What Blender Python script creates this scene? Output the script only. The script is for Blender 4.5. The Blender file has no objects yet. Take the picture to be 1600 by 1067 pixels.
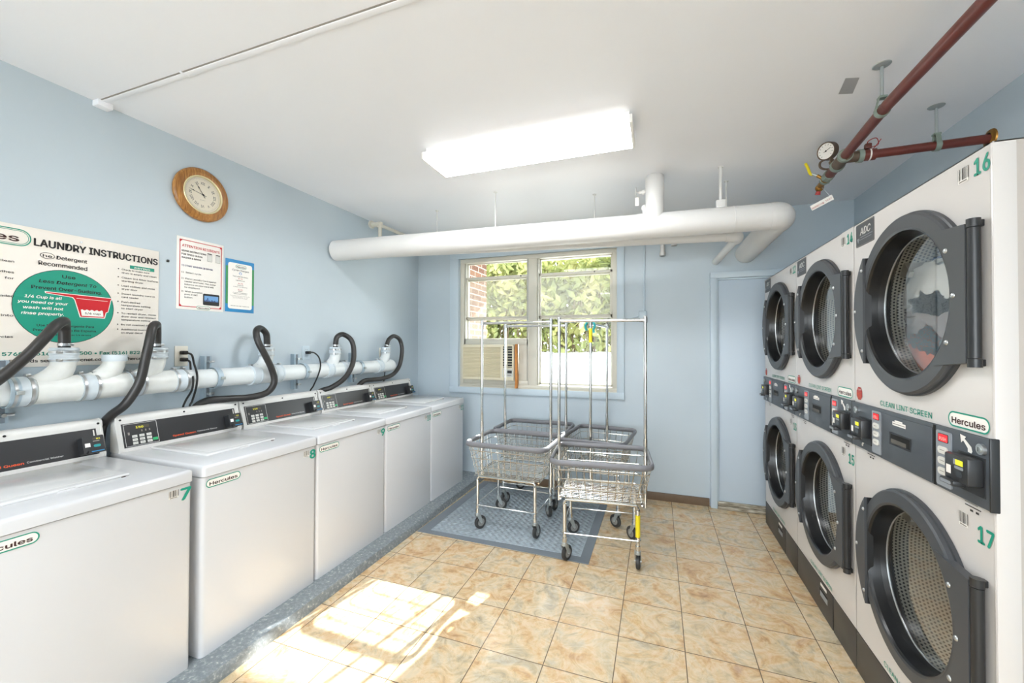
import bpy, bmesh, math, random
from mathutils import Vector, Matrix, noise

random.seed(7)
C = bpy.context.scene.collection
PI = math.pi
sc = bpy.context.scene

# ------------------------------------------------------------------ camera, world, sun, exposure
cam = bpy.data.objects.new('camera', bpy.data.cameras.new('camera'))
C.objects.link(cam)
cam.data.sensor_width = 36.0
cam.data.lens = 632.67 / 1600 * 36.0
cam.data.clip_start = 0.02
YAW, PITCH, ROLL = 0.344688, 0.0113012, 0.0024185
_f = Vector((-math.sin(YAW) * math.cos(PITCH), math.cos(YAW) * math.cos(PITCH), math.sin(PITCH)))
_r0 = Vector((math.cos(YAW), math.sin(YAW), 0)); _u0 = _r0.cross(_f)
_r = _r0 * math.cos(ROLL) + _u0 * math.sin(ROLL); _u = -_r0 * math.sin(ROLL) + _u0 * math.cos(ROLL)
cam.matrix_world = Matrix(((_r.x, _u.x, -_f.x, 0), (_r.y, _u.y, -_f.y, 0), (_r.z, _u.z, -_f.z, 1.44), (0, 0, 0, 1)))
sc.camera = cam

w = bpy.data.worlds.new('sky'); sc.world = w; w.use_nodes = True
wb = w.node_tree.nodes['Background']
wb.inputs[0].default_value = (0.88, 0.95, 1.0, 1); wb.inputs[1].default_value = 6.5

sun = bpy.data.objects.new('sun', bpy.data.lights.new('sun', 'SUN')); C.objects.link(sun)
sun.data.energy = 17.0; sun.data.angle = math.radians(0.55); sun.data.color = (1.0, 0.99, 0.97)
sun.rotation_euler = Vector((-0.30, -1.25, -0.68)).to_track_quat('-Z', 'Y').to_euler()

LAMP = 19.0            # brightness of the fluorescent lenses
vs = sc.view_settings
vs.view_transform = 'Standard'; vs.look = 'None'; vs.exposure = 0.74; vs.gamma = 1.0; vs.use_curve_mapping = False
sc.cycles.use_denoising = True
sc.cycles.max_bounces = 14; sc.cycles.diffuse_bounces = 7; sc.cycles.glossy_bounces = 5
sc.cycles.transparent_max_bounces = 24; sc.cycles.sample_clamp_indirect = 6.0
sc.cycles.caustics_reflective = False; sc.cycles.caustics_refractive = False

# ------------------------------------------------------------------ materials
def lin(h):
    h = h.lstrip('#'); o = []
    for i in (0, 2, 4):
        v = int(h[i:i + 2], 16) / 255; o.append(v / 12.92 if v <= 0.04045 else ((v + 0.055) / 1.055) ** 2.4)
    return (o[0], o[1], o[2], 1)
MATS = {}
def mat(name, col, rough=0.5, metal=0.0, spec=0.5, emit=0.0, coat=0.0, var=0.0, vscale=6.0, bump=0.0, bscale=60.0, alpha=1.0):
    m = bpy.data.materials.new(name); m.use_nodes = True; n = m.node_tree.nodes; l = m.node_tree.links
    b = n['Principled BSDF']; c = lin(col)
    b.inputs['Base Color'].default_value = c; b.inputs['Roughness'].default_value = rough
    b.inputs['Metallic'].default_value = metal; b.inputs['Specular IOR Level'].default_value = spec
    b.inputs['Coat Weight'].default_value = coat; b.inputs['Coat Roughness'].default_value = 0.08
    if alpha < 1: b.inputs['Alpha'].default_value = alpha
    if emit > 0:
        b.inputs['Emission Color'].default_value = c; b.inputs['Emission Strength'].default_value = emit
    if var > 0 or bump > 0:
        tc = n.new('ShaderNodeTexCoord')
    if var > 0:
        nz = n.new('ShaderNodeTexNoise'); nz.inputs['Scale'].default_value = vscale; nz.inputs['Detail'].default_value = 4
        l.new(tc.outputs['Object'], nz.inputs['Vector'])
        mx = n.new('ShaderNodeMix'); mx.data_type = 'RGBA'
        mx.inputs['A'].default_value = tuple(max(0, x * (1 - var)) for x in c[:3]) + (1,)
        mx.inputs['B'].default_value = tuple(min(1, x * (1 + var)) for x in c[:3]) + (1,)
        l.new(nz.outputs['Fac'], mx.inputs['Factor']); l.new(mx.outputs['Result'], b.inputs['Base Color'])
    if bump > 0:
        nb = n.new('ShaderNodeTexNoise'); nb.inputs['Scale'].default_value = bscale; nb.inputs['Detail'].default_value = 3
        l.new(tc.outputs['Object'], nb.inputs['Vector'])
        bp = n.new('ShaderNodeBump'); bp.inputs['Strength'].default_value = bump; bp.inputs['Distance'].default_value = 0.01
        l.new(nb.outputs['Fac'], bp.inputs['Height']); l.new(bp.outputs['Normal'], b.inputs['Normal'])
    MATS[name] = m
    return m

mat('wall_blue', '#bcc8d0', 0.42, spec=0.4, var=0.05, vscale=2.2, bump=0.12, bscale=14)
mat('ceiling_white', '#eff0f4', 0.45, spec=0.35, var=0.02, vscale=2, bump=0.06, bscale=9)
mat('trim_white', '#eceae6', 0.4)
mat('trim_blue', '#c2d0da', 0.4)
mat('door_blue', '#c0cedb', 0.4, var=0.03, vscale=3)
mat('brown_base', '#6b5846', 0.55, var=0.2, vscale=14)
mat('washer_white', '#cfd0d3', 0.22, spec=0.5, coat=0.25)
mat('washer_lid', '#d2d2d2', 0.16, coat=0.3)
mat('console_white', '#dedcd8', 0.35)
mat('fascia', '#2c2c2e', 0.3)
mat('black', '#131314', 0.45)
mat('dark', '#1e1f21', 0.5)
mat('black_glossy', '#17181a', 0.15)
mat('line_white', '#d9d9d6', 0.5)
mat('button', '#d6d5cf', 0.5)
mat('button_green', '#2fae6d', 0.4)
mat('orange', '#e8582c', 0.5)
mat('yellow_led', '#d8d22c', 0.5, emit=0.35)
mat('dim_led', '#4a4536', 0.5)
mat('red_led', '#e0222c', 0.4, emit=0.5)
mat('red_glow', '#ff8c80', 0.4, emit=0.8)
mat('green', '#129078', 0.5)
mat('green_deep', '#0d7c69', 0.5)
mat('paper', '#eeeae4', 0.5)
mat('sign_white', '#e9e2d9', 0.4)
mat('ink', '#211d1c', 0.6)
mat('ink_grey', '#8d8780', 0.6)
mat('ink_brown', '#3a1f1c', 0.6)
mat('red', '#c3121f', 0.45)
mat('red_dull', '#a8322f', 0.5)
mat('navy', '#26286b', 0.5)
mat('blue', '#2f86bd', 0.5)
mat('sky_print', '#6f9fd0', 0.5)
mat('leaf_print', '#3f8f58', 0.5)
mat('pvc', '#d9dedf', 0.32, var=0.04, vscale=9)
mat('pvc_stained', '#d9dbd8', 0.35, var=0.10, vscale=24)
mat('rubber_white', '#c9d2d8', 0.45)
mat('hose', '#2b2928', 0.38)
mat('cord_black', '#141414', 0.45)
mat('steel', '#c4c6c7', 0.3, metal=0.9)
mat('zinc', '#b3b9b9', 0.42, metal=0.7)
mat('galv_blue', '#a9bac6', 0.4, metal=0.3)
mat('strut_slot', '#6d767e', 0.5)
mat('chrome', '#dcdcda', 0.10, metal=1.0)
mat('wire', '#d3d0c8', 0.18, metal=1.0)
mat('bumper', '#75757a', 0.4)
mat('caster_grey', '#8f8f8c', 0.4)
mat('tyre', '#333333', 0.55)
mat('tape_yellow', '#e8d520', 0.5)
mat('teal', '#1f8f90', 0.35)
mat('pipe_white', '#dddcda', 0.42, var=0.03, vscale=5, bump=0.12, bscale=12)
mat('pipe_red', '#642b22', 0.36, var=0.25, vscale=16)
mat('fitting', '#6a5a4c', 0.5, metal=0.5, var=0.3, vscale=40)
mat('brass', '#a5793c', 0.35, metal=0.9)
mat('patina', '#8a978c', 0.5, metal=0.3)
mat('duct_tape', '#b4b5b8', 0.45, metal=0.3)
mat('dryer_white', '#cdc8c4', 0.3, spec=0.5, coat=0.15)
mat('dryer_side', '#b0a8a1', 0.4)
mat('dryer_grey', '#46484b', 0.42, spec=0.4)
mat('dryer_panel', '#4a4f55', 0.4, spec=0.4)
mat('dryer_kick', '#3b3835', 0.42)
mat('dryer_bezel', '#101113', 0.3)
mat('dryer_rim', '#3a3c3f', 0.35)
mat('keypad', '#8b9096', 0.4)
mat('reader', '#2b2c2e', 0.35)
mat('reader_face', '#33383d', 0.3)
mat('alu', '#b9b7ae', 0.38, metal=0.35)
mat('alu_paint', '#d3cfc2', 0.4)
mat('ac_cream', '#ddd5bd', 0.45)
mat('ac_louver', '#c4b99a', 0.5)
mat('ac_grey', '#c9c9c2', 0.5)
mat('wood_orange', '#c8823c', 0.5, var=0.2, vscale=20)
mat('outlet', '#ddd8cc', 0.4)
mat('cloth_white', '#d8d4cd', 0.9)
mat('cloth_grey', '#8d8380', 0.9)
mat('cloth_orange', '#d9693a', 0.9)
mat('cloth_blue', '#2f4f86', 0.9)
mat('cloth_slate', '#8b9aa5', 0.9)
mat('bark', '#5c4c3a', 0.8)
mat('clock_face', '#e9e0cc', 0.4)
mat('clock_bezel', '#d9cda2', 0.3, metal=0.3)
mat('hinge_black', '#232426', 0.35)
mat('lens_frame', '#f2f1ee', 0.4)
mat('ground_pale', '#d2d0cc', 0.8)
mat('hole', '#050505', 0.8)
mat('lint_dirt', '#57544f', 0.7)

mat('lens_side', '#ffffff', 0.4, emit=0.4)
m = mat('lens', '#ffffff', 0.4); m.node_tree.nodes['Principled BSDF'].inputs['Emission Color'].default_value = (0.95, 0.98, 1.0, 1)
m.node_tree.nodes['Principled BSDF'].inputs['Emission Strength'].default_value = LAMP

def glass(name, tint, refl, haze=0.0, base=0.05):
    m = bpy.data.materials.new(name); m.use_nodes = True; n = m.node_tree.nodes; l = m.node_tree.links
    n.remove(n['Principled BSDF']); out = n['Material Output']
    t = n.new('ShaderNodeBsdfTransparent'); t.inputs[0].default_value = tint
    g = n.new('ShaderNodeBsdfGlossy'); g.inputs['Roughness'].default_value = 0.02; g.inputs['Color'].default_value = (1, 1, 1, 1)
    lw = n.new('ShaderNodeLayerWeight'); lw.inputs[0].default_value = 0.5
    pw = n.new('ShaderNodeMath'); pw.operation = 'POWER'; l.new(lw.outputs['Facing'], pw.inputs[0]); pw.inputs[1].default_value = 3.0
    fr = n.new('ShaderNodeMath'); fr.operation = 'MULTIPLY_ADD'; fr.use_clamp = True; l.new(pw.outputs[0], fr.inputs[0]); fr.inputs[1].default_value = refl; fr.inputs[2].default_value = base
    mx = n.new('ShaderNodeMixShader'); l.new(fr.outputs[0], mx.inputs[0]); l.new(t.outputs[0], mx.inputs[1]); l.new(g.outputs[0], mx.inputs[2])
    last = mx
    if haze > 0:
        d = n.new('ShaderNodeBsdfTranslucent'); d.inputs[0].default_value = (0.85, 0.85, 0.8, 1)
        m2 = n.new('ShaderNodeMixShader'); m2.inputs[0].default_value = haze
        l.new(last.outputs[0], m2.inputs[1]); l.new(d.outputs[0], m2.inputs[2]); last = m2
    l.new(last.outputs[0], out.inputs[0]); MATS[name] = m
glass('window_glass', (0.97, 0.98, 0.97, 1), 0.6, base=0.008)
glass('hazy_glass', (0.9, 0.9, 0.87, 1), 0.6, 0.10, 0.008)
glass('dryer_glass', (0.92, 0.94, 0.94, 1), 1.2)
glass('clock_glass', (1, 1, 1, 1), 0.4)

def nodes_of(name, rough=0.5):
    m = mat(name, '#808080', rough)
    return m, m.node_tree.nodes, m.node_tree.links, m.node_tree.nodes['Principled BSDF']
def ramp(n, stops):
    r = n.new('ShaderNodeValToRGB'); e = r.color_ramp.elements
    while len(e) < len(stops): e.new(0.5)
    for i, (p, c) in enumerate(stops): e[i].position = p; e[i].color = lin(c)
    return r
def math_n(n, l, op, a, b=None):
    x = n.new('ShaderNodeMath'); x.operation = op
    for i, v in enumerate((a, b)):
        if v is None: continue
        if isinstance(v, (int, float)): x.inputs[i].default_value = v
        else: l.new(v, x.inputs[i])
    return x.outputs[0]

# marbled floor tiles
m, n, l, b = nodes_of('floor_tile', 0.2)
tc = n.new('ShaderNodeTexCoord'); mp = n.new('ShaderNodeMapping'); mp.inputs['Location'].default_value = (-0.121, -2.70, 0)
l.new(tc.outputs['Object'], mp.inputs[0])
br = n.new('ShaderNodeTexBrick'); br.offset = 0.0; br.squash = 1.0
for k, v in (('Scale', 1.0), ('Mortar Size', 0.0022), ('Mortar Smooth', 0.1), ('Bias', 0.0), ('Brick Width', 0.305), ('Row Height', 0.305)): br.inputs[k].default_value = v
br.inputs['Color1'].default_value = (0, 0, 0, 1); br.inputs['Color2'].default_value = (1, 1, 1, 1)
l.new(mp.outputs[0], br.inputs['Vector'])
sh = n.new('ShaderNodeVectorMath'); sh.operation = 'MULTIPLY_ADD'; l.new(br.outputs['Color'], sh.inputs[0]); sh.inputs[1].default_value = (7, 5, 3); l.new(tc.outputs['Object'], sh.inputs[2])
n1 = n.new('ShaderNodeTexNoise'); n1.inputs['Scale'].default_value = 4.2; n1.inputs['Detail'].default_value = 7; n1.inputs['Roughness'].default_value = 0.62; n1.inputs['Distortion'].default_value = 1.8
n2 = n.new('ShaderNodeTexNoise'); n2.inputs['Scale'].default_value = 9.0; n2.inputs['Detail'].default_value = 6; n2.inputs['Roughness'].default_value = 0.7; n2.inputs['Distortion'].default_value = 2.6
l.new(sh.outputs[0], n1.inputs['Vector']); l.new(sh.outputs[0], n2.inputs['Vector'])
r1 = ramp(n, [(0.28, '#918b7e'), (0.40, '#b9a98b'), (0.50, '#d2b78f'), (0.60, '#c99c65'), (0.72, '#9c6836')])
r2 = ramp(n, [(0.34, '#88847a'), (0.46, '#cfb998'), (0.60, '#e8dcc6')])
l.new(n1.outputs['Fac'], r1.inputs[0]); l.new(n2.outputs['Fac'], r2.inputs[0])
mx = n.new('ShaderNodeMix'); mx.data_type = 'RGBA'; mx.inputs['Factor'].default_value = 0.36
l.new(r1.outputs[0], mx.inputs['A']); l.new(r2.outputs[0], mx.inputs['B'])
mg = n.new('ShaderNodeMix'); mg.data_type = 'RGBA'; mg.inputs['B'].default_value = lin('#6a5a48')
l.new(br.outputs['Fac'], mg.inputs['Factor']); l.new(mx.outputs['Result'], mg.inputs['A']); l.new(mg.outputs['Result'], b.inputs['Base Color'])
rr = math_n(n, l, 'MULTIPLY_ADD', n2.outputs['Fac'], 0.16); n[-1].inputs[2].default_value = 0.05; l.new(rr, b.inputs['Roughness'])
bp = n.new('ShaderNodeBump'); bp.inputs['Strength'].default_value = 0.5; bp.inputs['Distance'].default_value = 0.002; bp.invert = True
l.new(br.outputs['Fac'], bp.inputs['Height']); l.new(bp.outputs[0], b.inputs['Normal'])

# diamond-pattern rubber mat
m, n, l, b = nodes_of('mat_rubber', 0.3); b.inputs['Base Color'].default_value = lin('#9aa5ad')
mat('mat_edge', '#747c84', 0.38)
tc = n.new('ShaderNodeTexCoord'); mp = n.new('ShaderNodeMapping'); mp.inputs['Rotation'].default_value = (0, 0, PI / 4); mp.inputs['Scale'].default_value = (26, 26, 26)
l.new(tc.outputs['Object'], mp.inputs[0]); sx = n.new('ShaderNodeSeparateXYZ'); l.new(mp.outputs[0], sx.inputs[0])
chk = n.new('ShaderNodeTexChecker'); chk.inputs['Scale'].default_value = 1.0; l.new(mp.outputs[0], chk.inputs['Vector'])
fx = math_n(n, l, 'PINGPONG', sx.outputs[0], 0.5); fy = math_n(n, l, 'PINGPONG', sx.outputs[1], 0.5)
mxh = n.new('ShaderNodeMix'); l.new(chk.outputs['Fac'], mxh.inputs['Factor']); l.new(fx, mxh.inputs['A']); l.new(fy, mxh.inputs['B'])
bp = n.new('ShaderNodeBump'); bp.inputs['Strength'].default_value = 1.0; bp.inputs['Distance'].default_value = 0.012
l.new(mxh.outputs['Result'], bp.inputs['Height']); l.new(bp.outputs[0], b.inputs['Normal'])

# painted concrete curb
m, n, l, b = nodes_of('curb_paint', 0.42)
tc = n.new('ShaderNodeTexCoord'); n1 = n.new('ShaderNodeTexNoise'); n1.inputs['Scale'].default_value = 55; n1.inputs['Detail'].default_value = 9; n1.inputs['Roughness'].default_value = 0.7
l.new(tc.outputs['Object'], n1.inputs['Vector']); r1 = ramp(n, [(0.0, '#5a6167'), (0.50, '#7d858a'), (0.60, '#949a9d'), (0.66, '#c9c9c4')])
l.new(n1.outputs['Fac'], r1.inputs[0]); l.new(r1.outputs[0], b.inputs['Base Color'])
bp = n.new('ShaderNodeBump'); bp.inputs['Strength'].default_value = 0.5; bp.inputs['Distance'].default_value = 0.008; l.new(n1.outputs['Fac'], bp.inputs['Height']); l.new(bp.outputs[0], b.inputs['Normal'])

# oak clock frame
m, n, l, b = nodes_of('oak', 0.35)
tc = n.new('ShaderNodeTexCoord'); mp = n.new('ShaderNodeMapping'); mp.inputs['Scale'].default_value = (60, 30, 5); l.new(tc.outputs['Object'], mp.inputs[0])
n1 = n.new('ShaderNodeTexNoise'); n1.inputs['Scale'].default_value = 2.2; n1.inputs['Detail'].default_value = 6; n1.inputs['Distortion'].default_value = 0.6; l.new(mp.outputs[0], n1.inputs['Vector'])
r1 = ramp(n, [(0.3, '#7a4d22'), (0.5, '#a06c32'), (0.7, '#bb8746')]); l.new(n1.outputs['Fac'], r1.inputs[0]); l.new(r1.outputs[0], b.inputs['Base Color'])

# brick outside
m, n, l, b = nodes_of('brick', 0.85)
tc = n.new('ShaderNodeTexCoord'); sx = n.new('ShaderNodeSeparateXYZ'); l.new(tc.outputs['Object'], sx.inputs[0])
cb = n.new('ShaderNodeCombineXYZ'); l.new(math_n(n, l, 'ADD', sx.outputs[1], sx.outputs[0]), cb.inputs[0]); l.new(sx.outputs[2], cb.inputs[1])
br = n.new('ShaderNodeTexBrick')
for k, v in (('Scale', 1.0), ('Mortar Size', 0.006), ('Brick Width', 0.21), ('Row Height', 0.075)): br.inputs[k].default_value = v
br.inputs['Color1'].default_value = lin('#86614b'); br.inputs['Color2'].default_value = lin('#6c4a3c'); br.inputs['Mortar'].default_value = lin('#c9bdb0')
l.new(cb.outputs[0], br.inputs['Vector']); l.new(br.outputs['Color'], b.inputs['Base Color'])

# perforated dryer drum: holes cut by pattern (object origin lies on the drum axis, axis along local y)
def perforated(name, radial):
    m, n, l, b = nodes_of(name, 0.34); b.inputs['Metallic'].default_value = 0.25
    tc = n.new('ShaderNodeTexCoord'); sx = n.new('ShaderNodeSeparateXYZ'); l.new(tc.outputs['Object'], sx.inputs[0])
    if radial:
        a = math_n(n, l, 'ARCTAN2', sx.outputs[2], sx.outputs[0]); u = math_n(n, l, 'MULTIPLY', a, 0.31 / 0.0125); v = math_n(n, l, 'MULTIPLY', sx.outputs[1], 1 / 0.0125)
    else:
        u = math_n(n, l, 'MULTIPLY', sx.outputs[0], 1 / 0.0125); v = math_n(n, l, 'MULTIPLY', sx.outputs[2], 1 / 0.0125)
    row = math_n(n, l, 'FLOOR', v); odd = math_n(n, l, 'MULTIPLY', math_n(n, l, 'MODULO', row, 2.0), 0.5)
    fu = math_n(n, l, 'SUBTRACT', math_n(n, l, 'FRACT', math_n(n, l, 'ADD', u, odd)), 0.5); fv = math_n(n, l, 'SUBTRACT', math_n(n, l, 'FRACT', v), 0.5)
    d = math_n(n, l, 'SQRT', math_n(n, l, 'ADD', math_n(n, l, 'MULTIPLY', fu, fu), math_n(n, l, 'MULTIPLY', fv, fv)))
    h = math_n(n, l, 'LESS_THAN', d, 0.30)
    mx = n.new('ShaderNodeMix'); mx.data_type = 'RGBA'; mx.inputs['A'].default_value = lin('#cfcabc'); mx.inputs['B'].default_value = lin('#0c0c0c')
    l.new(h, mx.inputs['Factor']); l.new(mx.outputs['Result'], b.inputs['Base Color'])
perforated('drum_wall', True); perforated('drum_back', False)

# worn threshold board
m, n, l, b = nodes_of('worn_wood', 0.7)
tc = n.new('ShaderNodeTexCoord'); mp = n.new('ShaderNodeMapping'); mp.inputs['Scale'].default_value = (6, 40, 40); l.new(tc.outputs['Object'], mp.inputs[0])
n1 = n.new('ShaderNodeTexNoise'); n1.inputs['Scale'].default_value = 2; n1.inputs['Detail'].default_value = 8; l.new(mp.outputs[0], n1.inputs['Vector'])
r1 = ramp(n, [(0.3, '#5d5140'), (0.5, '#9b9281'), (0.7, '#c9c3b5')]); l.new(n1.outputs['Fac'], r1.inputs[0]); l.new(r1.outputs[0], b.inputs['Base Color'])

# leaves
m, n, l, b = nodes_of('leaf', 0.6)
oi = n.new('ShaderNodeTexCoord'); n1 = n.new('ShaderNodeTexNoise'); n1.inputs['Scale'].default_value = 1.4; n1.inputs['Detail'].default_value = 5; l.new(oi.outputs['Object'], n1.inputs['Vector'])
r1 = ramp(n, [(0.35, '#5c6538'), (0.5, '#888d52'), (0.65, '#b5b07a')]); l.new(n1.outputs['Fac'], r1.inputs[0]); l.new(r1.outputs[0], b.inputs['Base Color'])
tr = n.new('ShaderNodeBsdfTranslucent'); l.new(r1.outputs[0], tr.inputs[0]); ms = n.new('ShaderNodeMixShader'); ms.inputs[0].default_value = 0.5
l.new(b.outputs[0], ms.inputs[1]); l.new(tr.outputs[0], ms.inputs[2]); l.new(ms.outputs[0], n['Material Output'].inputs[0])

# ------------------------------------------------------------------ mesh helpers
WM = {}
class Frame:
    def __init__(s, O, U=(1, 0, 0), V=(0, 0, 1)):
        s.O = Vector(O); s.U = Vector(U).normalized(); s.V = Vector(V).normalized(); s.N = s.U.cross(s.V)
    def p(s, u, v, n=0.0): return s.O + s.U * u + s.V * v + s.N * n
FRONT = Frame((0, 0, 0))

def spline(pts, k=8, closed=False):
    P = [Vector(p) for p in pts]; N = len(P); out = []
    rng = N if closed else N - 1
    for i in range(rng):
        g = (lambda j: P[j % N]) if closed else (lambda j: P[max(0, min(N - 1, j))])
        a, b_, c, d = g(i - 1), g(i), g(i + 1), g(i + 2)
        for t in range(k):
            t = t / k
            out.append(0.5 * ((2 * b_) + (c - a) * t + (2 * a - 5 * b_ + 4 * c - d) * t * t + (3 * b_ - a - 3 * c + d) * t ** 3))
    if not closed: out.append(P[-1])
    return out
def rrect(w, d, r, k=5, cx=0, cy=0):
    o = []
    for (sx, sy, a0) in ((1, 1, 0), (-1, 1, PI / 2), (-1, -1, PI), (1, -1, 1.5 * PI)):
        for i in range(k + 1):
            a = a0 + PI / 2 * i / k
            o.append((cx + sx * (w / 2 - r) + r * math.cos(a), cy + sy * (d / 2 - r) + r * math.sin(a)))
    return o
_TX = {}
try:      # the sans font that ships with Blender; its built-in font otherwise
    import os
    FONT = bpy.data.fonts.load(os.path.join(bpy.utils.resource_path('LOCAL'), 'datafiles', 'fonts', 'Inter.woff2'))
except Exception:
    FONT = None
def text_geo(s, bold=0):
    bold = 0
    if (s, bold) in _TX: return _TX[(s, bold)]
    cu = bpy.data.curves.new('t', 'FONT'); cu.body = s; cu.size = 1.0; cu.offset = bold; cu.resolution_u = 3
    if FONT: cu.font = FONT
    ob = bpy.data.objects.new('t', cu); C.objects.link(ob)
    dg = bpy.context.evaluated_depsgraph_get()
    me = bpy.data.meshes.new_from_object(ob.evaluated_get(dg))
    v = [(p.co.x, p.co.y) for p in me.vertices]; f = [tuple(p.vertices) for p in me.polygons]
    bpy.data.objects.remove(ob); bpy.data.curves.remove(cu); bpy.data.meshes.remove(me)
    x0 = min(p[0] for p in v); x1 = max(p[0] for p in v); v = [(p[0] - x0, p[1]) for p in v]
    _TX[(s, bold)] = (v, f, x1 - x0)
    return _TX[(s, bold)]

class MB:
    def __init__(s): s.v = []; s.f = []; s.m = []; s.names = []
    def mi(s, mt):
        if mt not in s.names: s.names.append(mt)
        return s.names.index(mt)
    def add(s, vs, fs, mt):
        o = len(s.v); s.v += [Vector(p) for p in vs]; k = s.mi(mt)
        for f in fs: s.f.append(tuple(i + o for i in f)); s.m.append(k)
    def box(s, a, b, mt, bev=0.0, seg=2, edges=None):
        x0, x1 = sorted((a[0], b[0])); y0, y1 = sorted((a[1], b[1])); z0, z1 = sorted((a[2], b[2]))
        vs = [(x0, y0, z0), (x1, y0, z0), (x1, y1, z0), (x0, y1, z0), (x0, y0, z1), (x1, y0, z1), (x1, y1, z1), (x0, y1, z1)]
        fs = [(0, 3, 2, 1), (4, 5, 6, 7), (0, 1, 5, 4), (1, 2, 6, 5), (2, 3, 7, 6), (3, 0, 4, 7)]
        if bev <= 0: s.add(vs, fs, mt); return
        bm = bmesh.new(); bv = [bm.verts.new(p) for p in vs]
        for f in fs: bm.faces.new([bv[i] for i in f])
        es = [e for e in bm.edges if edges is None or edges(e.verts[0].co, e.verts[1].co)]
        bmesh.ops.bevel(bm, geom=es, offset=min(bev, 0.49 * min(x1 - x0, y1 - y0, z1 - z0)), segments=seg, affect='EDGES', profile=0.5)
        bm.verts.index_update()
        s.add([v.co.copy() for v in bm.verts], [[v.index for v in f.verts] for f in bm.faces], mt); bm.free()
    def cyl(s, p, q, r, mt, seg=16, r2=None, caps=True):
        p = Vector(p); q = Vector(q); r2 = r if r2 is None else r2; ax = (q - p).normalized()
        u = ax.orthogonal().normalized(); v = ax.cross(u); vs = []; fs = []
        for i in range(seg):
            a = 2 * PI * i / seg; d = u * math.cos(a) + v * math.sin(a); vs += [p + d * r, q + d * r2]
        for i in range(seg):
            j = (i + 1) % seg; fs.append((2 * i, 2 * j, 2 * j + 1, 2 * i + 1))
        if caps: fs += [tuple(2 * i for i in range(seg))[::-1], tuple(2 * i + 1 for i in range(seg))]
        s.add(vs, fs, mt)
    def tube(s, pts, r, mt, seg=8, closed=False, caps=True, squash=None):
        P = [Vector(p) for p in pts]; N = len(P); vs = []; fs = []; R = r if callable(r) else (lambda t: r)
        def tan(i):
            if closed: return (P[(i + 1) % N] - P[(i - 1) % N]).normalized()
            return (P[min(N - 1, i + 1)] - P[max(0, i - 1)]).normalized()
        t0 = tan(0); u = t0.orthogonal().normalized()
        if squash: u = Vector((0, 0, 1))
        for i in range(N):
            t = tan(i); u = (u - t * u.dot(t)).normalized(); w_ = t.cross(u); rr = R(i / max(1, N - 1))
            for k in range(seg):
                a = 2 * PI * k / seg; ca, sa = math.cos(a), math.sin(a)
                if squash: ca *= squash
                vs.append(P[i] + (u * ca + w_ * sa) * rr)
        for i in range(N if closed else N - 1):
            for k in range(seg):
                a = i * seg + k; b = i * seg + (k + 1) % seg; c = ((i + 1) % N) * seg + (k + 1) % seg; d = ((i + 1) % N) * seg + k
                fs.append((a, b, c, d))
        if caps and not closed: fs += [tuple(range(seg))[::-1], tuple(range((N - 1) * seg, N * seg))]
        s.add(vs, fs, mt)
    def lathe(s, o, ax, prof, mt, seg=48, a0=0.0, a1=2 * PI, mats=None):
        o = Vector(o); ax = Vector(ax).normalized(); u = ax.orthogonal().normalized(); v = ax.cross(u); full = abs(a1 - a0 - 2 * PI) < 1e-6
        n_ = seg if full else seg + 1
        for j in range(len(prof) - 1):
            vs = []; fs = []
            for i in range(n_):
                a = a0 + (a1 - a0) * i / seg; d = u * math.cos(a) + v * math.sin(a)
                vs += [o + d * prof[j][0] + ax * prof[j][1], o + d * prof[j + 1][0] + ax * prof[j + 1][1]]
            for i in range(seg):
                k = (i + 1) % n_; fs.append((2 * i, 2 * k, 2 * k + 1, 2 * i + 1))
            s.add(vs, fs, mats[j] if mats else mt)
    def sphere(s, o, r, mt, seg=12, rings=8, sc_=(1, 1, 1)):
        vs = []; fs = []; o = Vector(o)
        for i in range(rings + 1):
            t = PI * i / rings
            for k in range(seg):
                a = 2 * PI * k / seg; vs.append(o + Vector((r * sc_[0] * math.sin(t) * math.cos(a), r * sc_[1] * math.sin(t) * math.sin(a), r * sc_[2] * math.cos(t))))
        for i in range(rings):
            for k in range(seg): fs.append((i * seg + k, (i + 1) * seg + k, (i + 1) * seg + (k + 1) % seg, i * seg + (k + 1) % seg))
        s.add(vs, fs, mt)
    def prism(s, fr, poly, n0, n1, mt):
        N = len(poly); vs = [fr.p(u, v, n0) for u, v in poly] + [fr.p(u, v, n1) for u, v in poly]
        fs = [tuple(range(N))[::-1], tuple(range(N, 2 * N))] + [(i, (i + 1) % N, N + (i + 1) % N, N + i) for i in range(N)]
        s.add(vs, fs, mt)
    # flat marks on a surface
    def poly(s, fr, pts, off, mt): s.add([fr.p(u, v, off) for u, v in pts], [tuple(range(len(pts)))], mt)
    def rect(s, fr, u0, v0, u1, v1, off, mt): s.poly(fr, [(u0, v0), (u1, v0), (u1, v1), (u0, v1)], off, mt)
    def band(s, fr, outer, inner, off, mt):
        N = len(outer); vs = [fr.p(u, v, off) for u, v in outer] + [fr.p(u, v, off) for u, v in inner]
        s.add(vs, [(i, (i + 1) % N, N + (i + 1) % N, N + i) for i in range(N)], mt)
    def frame_rect(s, fr, u0, v0, u1, v1, t, off, mt):
        s.band(fr, [(u0, v0), (u1, v0), (u1, v1), (u0, v1)], [(u0 + t, v0 + t), (u1 - t, v0 + t), (u1 - t, v1 - t), (u0 + t, v1 - t)], off, mt)
    def oval(s, fr, cu, cv, w_, h_, off, mt, k=8): s.poly(fr, rrect(w_, h_, h_ / 2 * 0.999, k, cu, cv), off, mt)
    def ell(s, fr, cu, cv, a, b, off, mt, k=48): s.poly(fr, [(cu + a * math.cos(2 * PI * i / k), cv + b * math.sin(2 * PI * i / k)) for i in range(k)], off, mt)
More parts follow.
